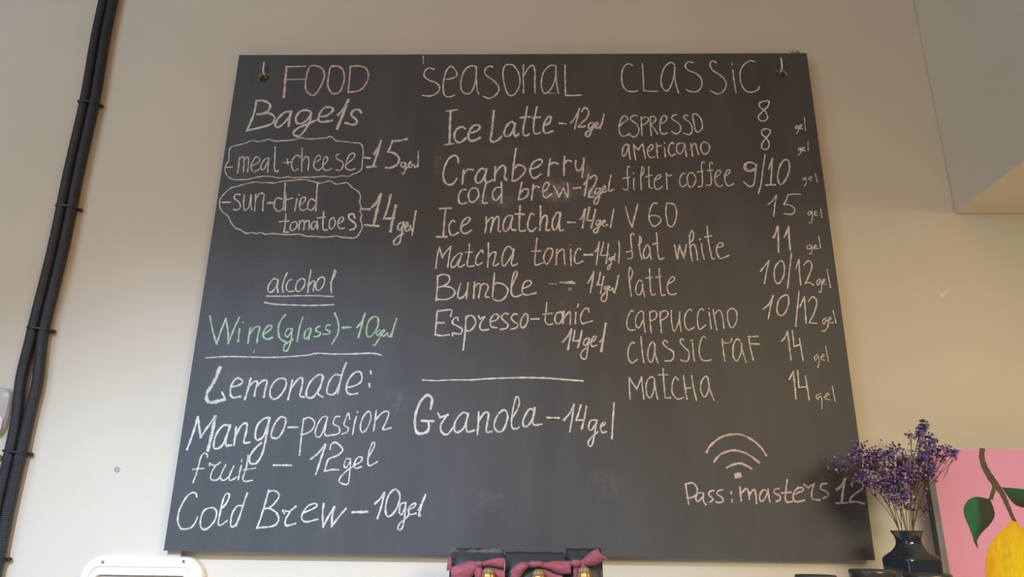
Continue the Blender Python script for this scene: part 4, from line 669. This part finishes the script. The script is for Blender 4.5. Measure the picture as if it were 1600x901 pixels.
# ------------------------------------------------------------------ black vase
VY = -0.12
GLAZE = Mat('black_glaze', (0.030, 0.042, 0.066), 0.12, Coat_Weight=0.6)
GLAZE.bump(GLAZE.noise(55, 2), 0.10, 0.002); GLAZE = GLAZE.m
vc = at(1416.5, 829, VY)
vbase = Vector((vc.x + 0.001, VY, SHELF_Z))
vase = thing('vase', 'glossy black square-shouldered vase holding the dried purple flowers', 'vase', vbase)
VH = vc.z - SHELF_Z
bm = bmesh.new(); loops = []
ROT = math.radians(14)
def vring(hw, e, z):
    lp = []
    for k in range(48):
        a = 2 * math.pi * k / 48; c, s = math.cos(a), math.sin(a)
        x = hw * math.copysign(abs(c) ** e, c); y = hw * math.copysign(abs(s) ** e, s)
        lp.append((vbase.x + x * math.cos(ROT) - y * math.sin(ROT), VY + x * math.sin(ROT) + y * math.cos(ROT), SHELF_Z + z))
    return lp
for hw, e, dz in ((0.029, 0.35, None), (0.0312, 0.33, 0.004), (0.0322, 0.33, 0.040), (0.0328, 0.33, -0.0440), (0.0324, 0.34, -0.0405), (0.0312, 0.37, -0.0380), (0.0280, 0.45, -0.0345), (0.0235, 0.58, -0.0300), (0.0202, 0.70, -0.0255), (0.0180, 0.78, -0.0205), (0.0172, 0.80, -0.0155),
                  (0.0176, 0.78, -0.0105), (0.0190, 0.70, -0.0055), (0.0212, 0.6, -0.0010), (0.0214, 0.6, 0.0002), (0.0206, 0.6, 0.0003), (0.0172, 0.7, -0.005), (0.0154, 0.8, -0.0105), (0.0150, 0.82, -0.020), (0.026, 0.5, -0.038), (0.027, 0.4, -0.10)):
    z = 0.0 if dz is None else (dz if 0 < dz and dz > 0.001 else VH + dz)
    loops.append(vring(hw, e, z))
rings(bm, loops); put(obj('body', bm, GLAZE, smooth=True), vase)

# ------------------------------------------------------------------ dried flowers, one stem after another
STEM = plain('dry_stem', (0.17, 0.10, 0.062), 0.8, 0, 0.2)
BLOS = Mat('dried_blossom', (0.16, 0.1, 0.3), 0.9); BLOS.base(BLOS.vcol()); BLOS = BLOS.m
fr = random.Random(11)
TINTS = [(0.36, 0.30, 0.60), (0.46, 0.38, 0.70), (0.58, 0.49, 0.80), (0.50, 0.41, 0.74), (0.72, 0.63, 0.86), (0.25, 0.18, 0.34), (0.62, 0.50, 0.72)]
bunch = thing('dried_flower_bunch', 'bunch of dried purple flowers standing in the black vase', 'dried flowers', (vbase.x, VY, vc.z - 0.075))
def sprig(label, foot, clusters, y0, spread=0.03):
    """foot = (px) on the vase mouth; clusters = (px, py, rx, ry, count)"""
    f0 = at(foot, 827, VY)
    f0 = Vector((f0.x, VY + (fr.random() - 0.5) * 0.012, f0.z))
    root = bpy.data.objects.new('flower_sprig', None); C.objects.link(root); root.parent = bunch
    root.empty_display_size = 0.02; root['label'] = label
    sb = bmesh.new(); bb = bmesh.new(); cl = bb.loops.layers.color.new('tint')
    for px, py, rx, ry, cnt in clusters:
        c = at(px, py + ry * 0.9, y0)
        low = Vector((vbase.x + (f0.x - vbase.x) * 0.4, VY, f0.z - 0.075))
        mid = f0.lerp(c, 0.5) + Vector(((fr.random() - 0.5) * 0.012, 0, 0.008)); mid.x += (f0.x - c.x) * 0.10
        tube(sb, catmull([low, f0, mid, c], 0.008), 0.00055, 5)
        nodes = []
        for k in range(max(2, cnt // 6)):
            a = fr.random() * 6.283; q = math.sqrt(fr.random()) * 0.92
            e = at(px + rx * q * math.cos(a), py + ry * q * math.sin(a) + 3, y0 + (fr.random() - 0.5) * spread)
            s = f0.lerp(c, 0.55 + 0.4 * fr.random())
            m_ = s.lerp(e, 0.5) + Vector(((fr.random() - 0.5) * .006, 0, 0.002))
            tube(sb, catmull([s, m_, e], 0.008), 0.00036, 4); nodes.append(e)
        for k in range(int(cnt * 2.3)):
            nd = fr.choice(nodes); g_ = 0.0009 * (rx + ry) * 0.20
            p = nd + Vector((fr.gauss(0, g_), fr.gauss(0, g_), fr.gauss(0, g_) + 0.002))
            tube(sb, [nd, nd.lerp(p, 0.6) + Vector((0, 0, 0.001)), p], 0.0002, 3)
            r = 0.0014 + 0.0011 * fr.random()
            t = fr.choice(TINTS); 
            if fr.random() < 0.035: t = (0.62, 0.46, 0.52)
            g = bmesh.ops.create_icosphere(bb, subdivisions=1, radius=1.0)
            for v in g['verts']:
                w = r * (0.65 + 0.6 * fr.random()); v.co = p + v.co * w
            jit = 0.8 + 0.4 * fr.random()
            for fc in {x for v in g['verts'] for x in v.link_faces}:
                for lp in fc.loops: lp[cl] = (t[0] * jit, t[1] * jit, t[2] * jit, 1)
    put2(obj('stem', sb, STEM, smooth=True), root)
    put2(obj('blossoms', bb, BLOS, smooth=True), root)
sprig('dried purple sprig reaching farthest left, in front of the chalkboard', 1404, [(1322, 726, 24, 19, 44), (1345, 712, 16, 20, 30)], VY + 0.03)
sprig('dried purple sprig crossing the right edge of the chalkboard', 1406, [(1350, 736, 18, 17, 36), (1362, 706, 26, 15, 44)], VY + 0.01)
sprig('dried purple sprig with loose heads standing above the middle of the bunch', 1412, [(1390, 702, 26, 14, 24), (1379, 722, 24, 16, 40)], VY + 0.02)
sprig('dried purple sprig in the dense middle of the bunch', 1416, [(1400, 728, 32, 18, 84)], VY - 0.005, spread=0.04)
sprig('dried purple sprig low at the front of the bunch, left of centre', 1410, [(1378, 752, 22, 12, 40), (1395, 768, 20, 13, 38)], VY - 0.02)
sprig('dried purple sprig hanging lowest over the vase mouth', 1418, [(1411, 758, 26, 22, 78)], VY - 0.015, spread=0.04)
sprig('dried purple sprig right of the middle with pale heads', 1422, [(1430, 738, 22, 22, 64)], VY)
sprig('tallest dried purple sprig rising above the bunch', 1424, [(1437, 668, 15, 11, 34), (1455, 682, 9, 9, 20), (1424, 676, 10, 4, 4), (1441, 655, 6, 3, 2)], VY + 0.02)
sprig('dried purple sprig reaching farthest right over the pink painting', 1428, [(1458, 710, 26, 16, 64), (1480, 704, 14, 9, 22), (1494, 708, 6, 7, 9)], VY)
sprig('dried purple sprig just above the left edge of the painting', 1427, [(1440, 702, 12, 14, 20), (1452, 728, 11, 8, 16)], VY - 0.01)
sprig('short faded sprig just above the right side of the vase mouth', 1430, [(1428, 798, 20, 13, 16)], VY + 0.005)

# ------------------------------------------------------------------ lemon painting
CY = -0.060
tl = at(1454, 700, CY); 
cx0, cz1 = (tl.x + at(1483, 900, CY).x) / 2, tl.z
cw, ch = 0.36, 0.44
pic = thing('lemon_painting', 'pink canvas painting of a yellow lemon on a leafy branch, right edge', 'painting', (cx0 + cw / 2, CY, cz1 - ch))
PINK = Mat('pink_canvas_paint', (0.74, 0.30, 0.34), 0.7)
PINK.base(PINK.ramp(PINK.noise(9, 5, PINK.coord((1, 1, 0.5))), [(0.3, (0.87, 0.40, 0.62)), (0.7, (0.92, 0.425, 0.73))]))
PINK.bump(PINK.noise(600, 2), 0.15, 0.0008); PINK = PINK.m
EDGE = Mat('canvas_edge', (0.6, 0.6, 0.58), 0.8)
EDGE.base(EDGE.ramp(EDGE.noise(45, 4, EDGE.coord((1, 1, 0.35))), [(0.35, (0.58, 0.60, 0.59)), (0.6, (0.80, 0.80, 0.80))])); EDGE = EDGE.m
bm = bmesh.new(); box(bm, (cx0, CY, cz1 - ch), (cx0 + cw, CY + 0.020, cz1))
bm.normal_update()
for f in bm.faces: f.material_index = 0 if f.normal.y < -0.5 else 1
put(obj('canvas', bm, [PINK, EDGE], bevel=0.0015), pic)
bm = bmesh.new()
for a, b in (((cx0 + 0.012, cz1 - ch + 0.01), (cx0 + 0.045, cz1 - 0.01)), ((cx0 + cw - 0.045, cz1 - ch + 0.01), (cx0 + cw - 0.012, cz1 - 0.01)), ((cx0 + 0.046, cz1 - 0.045), (cx0 + cw - 0.046, cz1 - 0.01)), ((cx0 + 0.046, cz1 - ch + 0.01), (cx0 + cw - 0.046, cz1 - ch + 0.045))):
    box(bm, (a[0], CY + 0.020, a[1]), (b[0], -0.0005, b[1]))
put(obj('stretcher', bm, plain('dark_stretcher', (0.16, 0.145, 0.125), 0.8), bevel=0.001), pic)['label'] = 'darker wooden stretcher behind the canvas'
def painted(name, outline, mat, lift, tint=None, step=2.0, corners=()):
    """flat brush-painted shape on the canvas, outline in photo pixels on the canvas plane; tint(u, v) gives the paint colour"""
    pts = []
    run = []
    for i, q in enumerate(outline + [outline[0]]):
        run.append(Vector(q))
        if i and (i in corners or i == len(outline)):
            pts += catmull(run, step)[:-1]; run = [Vector(q)]
    ys = [p.y for p in pts]; xs = [p.x for p in pts]
    bm = bmesh.new(); vs = [bm.verts.new(at(p.x, p.y, CY - lift)) for p in pts]
    f = bm.faces.new(vs)
    bmesh.ops.triangulate(bm, faces=[f])
    if tint:
        for _ in range(3):
            bmesh.ops.subdivide_edges(bm, edges=[e for e in bm.edges if e.calc_length() > 0.003], cuts=1)
        bmesh.ops.triangulate(bm, faces=bm.faces[:])
        cl = bm.loops.layers.color.new('tint')
        a = at(min(xs), min(ys), CY - lift); b = at(max(xs), max(ys), CY - lift)
        for fc in bm.faces:
            for lp in fc.loops:
                c = lp.vert.co
                lp[cl] = (*tint((c.x - a.x) / (b.x - a.x), (a.z - c.z) / (a.z - b.z)), 1)
    e = bmesh.ops.extrude_face_region(bm, geom=bm.faces[:])
    for v in e['geom']:
        if isinstance(v, bmesh.types.BMVert): v.co.y = CY - 0.00002
    return put(obj(name, bm, mat), pic)
PAINT = Mat('oil_paint', (0.5, 0.5, 0.1), 0.5)
brush = PAINT.ramp(PAINT.noise(60, 4, PAINT.coord((3, 1, 0.6))), [(0.3, (0.86, 0.86, 0.86)), (0.7, (1.1, 1.1, 1.1))])
mx = PAINT.n('ShaderNodeMix', data_type='RGBA', blend_type='MULTIPLY'); mx.inputs[0].default_value = 1.0
PAINT.l(PAINT.vcol(), mx.inputs[6]); PAINT.l(brush, mx.inputs[7]); PAINT.base(mx.outputs[2]); PAINT = PAINT.m
BRANCH = plain('branch_paint', (0.125, 0.085, 0.060), 0.6, 0, 0.2, 90)
def lerp3(a, b, t): t = max(0, min(1, t)); return tuple(x + (y - x) * t for x, y in zip(a, b))
def lemon_tint(u, v):
    d = math.hypot((u - 0.42) * 1.0, (v - 0.42) * 0.9)
    c = lerp3((0.98, 0.90, 0.03), (0.96, 0.76, 0.012), d * 2.2)
    s = math.exp(-(((u - 0.30) / 0.06) ** 2 + ((v - 0.30) / 0.16) ** 2))
    return lerp3(c, (0.88, 0.74, 0.25), s * 0.7)
bm = bmesh.new()
for line in ([(1535.5, 700, 8), (1534, 712, 8.5), (1538, 728, 9), (1547, 744, 10), (1556, 757, 10), (1565, 769, 8), (1573, 786, 7), (1584, 812, 5)], [(1554, 754, 6), (1552.5, 766, 6), (1548, 780, 6.5)], [(1584, 810, 5), (1588, 815, 2)]):
    cpt = catmull([Vector(q) for q in line], 3.0); loops = []; lf = 0.0004 + 0.00025 * (len(line) < 8) + 0.0002 * (len(line) < 3)
    for i, q in enumerate(cpt):
        d = (cpt[min(i + 1, len(cpt) - 1)] - cpt[max(i - 1, 0)]); nx, ny = -d.y, d.x; ln = math.hypot(nx, ny)
        hw_ = q.z / 2 * (1 + 0.08 * math.sin(i * 1.7))
        a = at(q.x + nx / ln * hw_, q.y + ny / ln * hw_, CY - lf); b = at(q.x - nx / ln * hw_, q.y - ny / ln * hw_, CY - lf)
        loops.append([a, b, Vector((b.x, CY - 0.00002, b.z)), Vector((a.x, CY - 0.00002, a.z))])
    rings(bm, loops)
put(obj('painted_branch', bm, BRANCH), pic)
leafA = lambda u, v: lerp3((0.055, 0.47, 0.27), (0.17, 0.215, 0.16), 1 / (1 + math.exp(-22 * (u - 0.52 - 0.25 * (0.5 - v) + 0.55 * max(0, v - 0.45)))))
painted('painted_leaf', [(1547, 780), (1552, 792), (1554, 806), (1546, 820), (1534, 832), (1526, 846), (1528, 857), (1522, 846), (1517, 828), (1508, 808), (1506, 794), (1512, 782), (1523, 776), (1536, 777)], PAINT, 0.0005, leafA, corners=(6, 7))
leafB = lambda u, v: lerp3((0.07, 0.34, 0.20), (0.17, 0.20, 0.14), 1 / (1 + math.exp(-18 * (v - 0.45 - 0.25 * u))))
painted('painted_leaf', [(1566, 761), (1580, 762), (1600, 764), (1622, 768), (1640, 780), (1622, 792), (1604, 793), (1588, 789), (1577, 778)], PAINT, 0.0005, leafB, corners=(4,))
lemon = [(1583, 813), (1596, 823), (1616, 832), (1636, 850), (1648, 880), (1650, 910), (1640, 940), (1624, 965), (1606, 984), (1594, 984), (1574, 966), (1554, 940), (1543, 912), (1540, 882), (1545, 856), (1558, 836), (1573, 822)]
painted('painted_lemon', lemon, PAINT, 0.0006, lemon_tint)
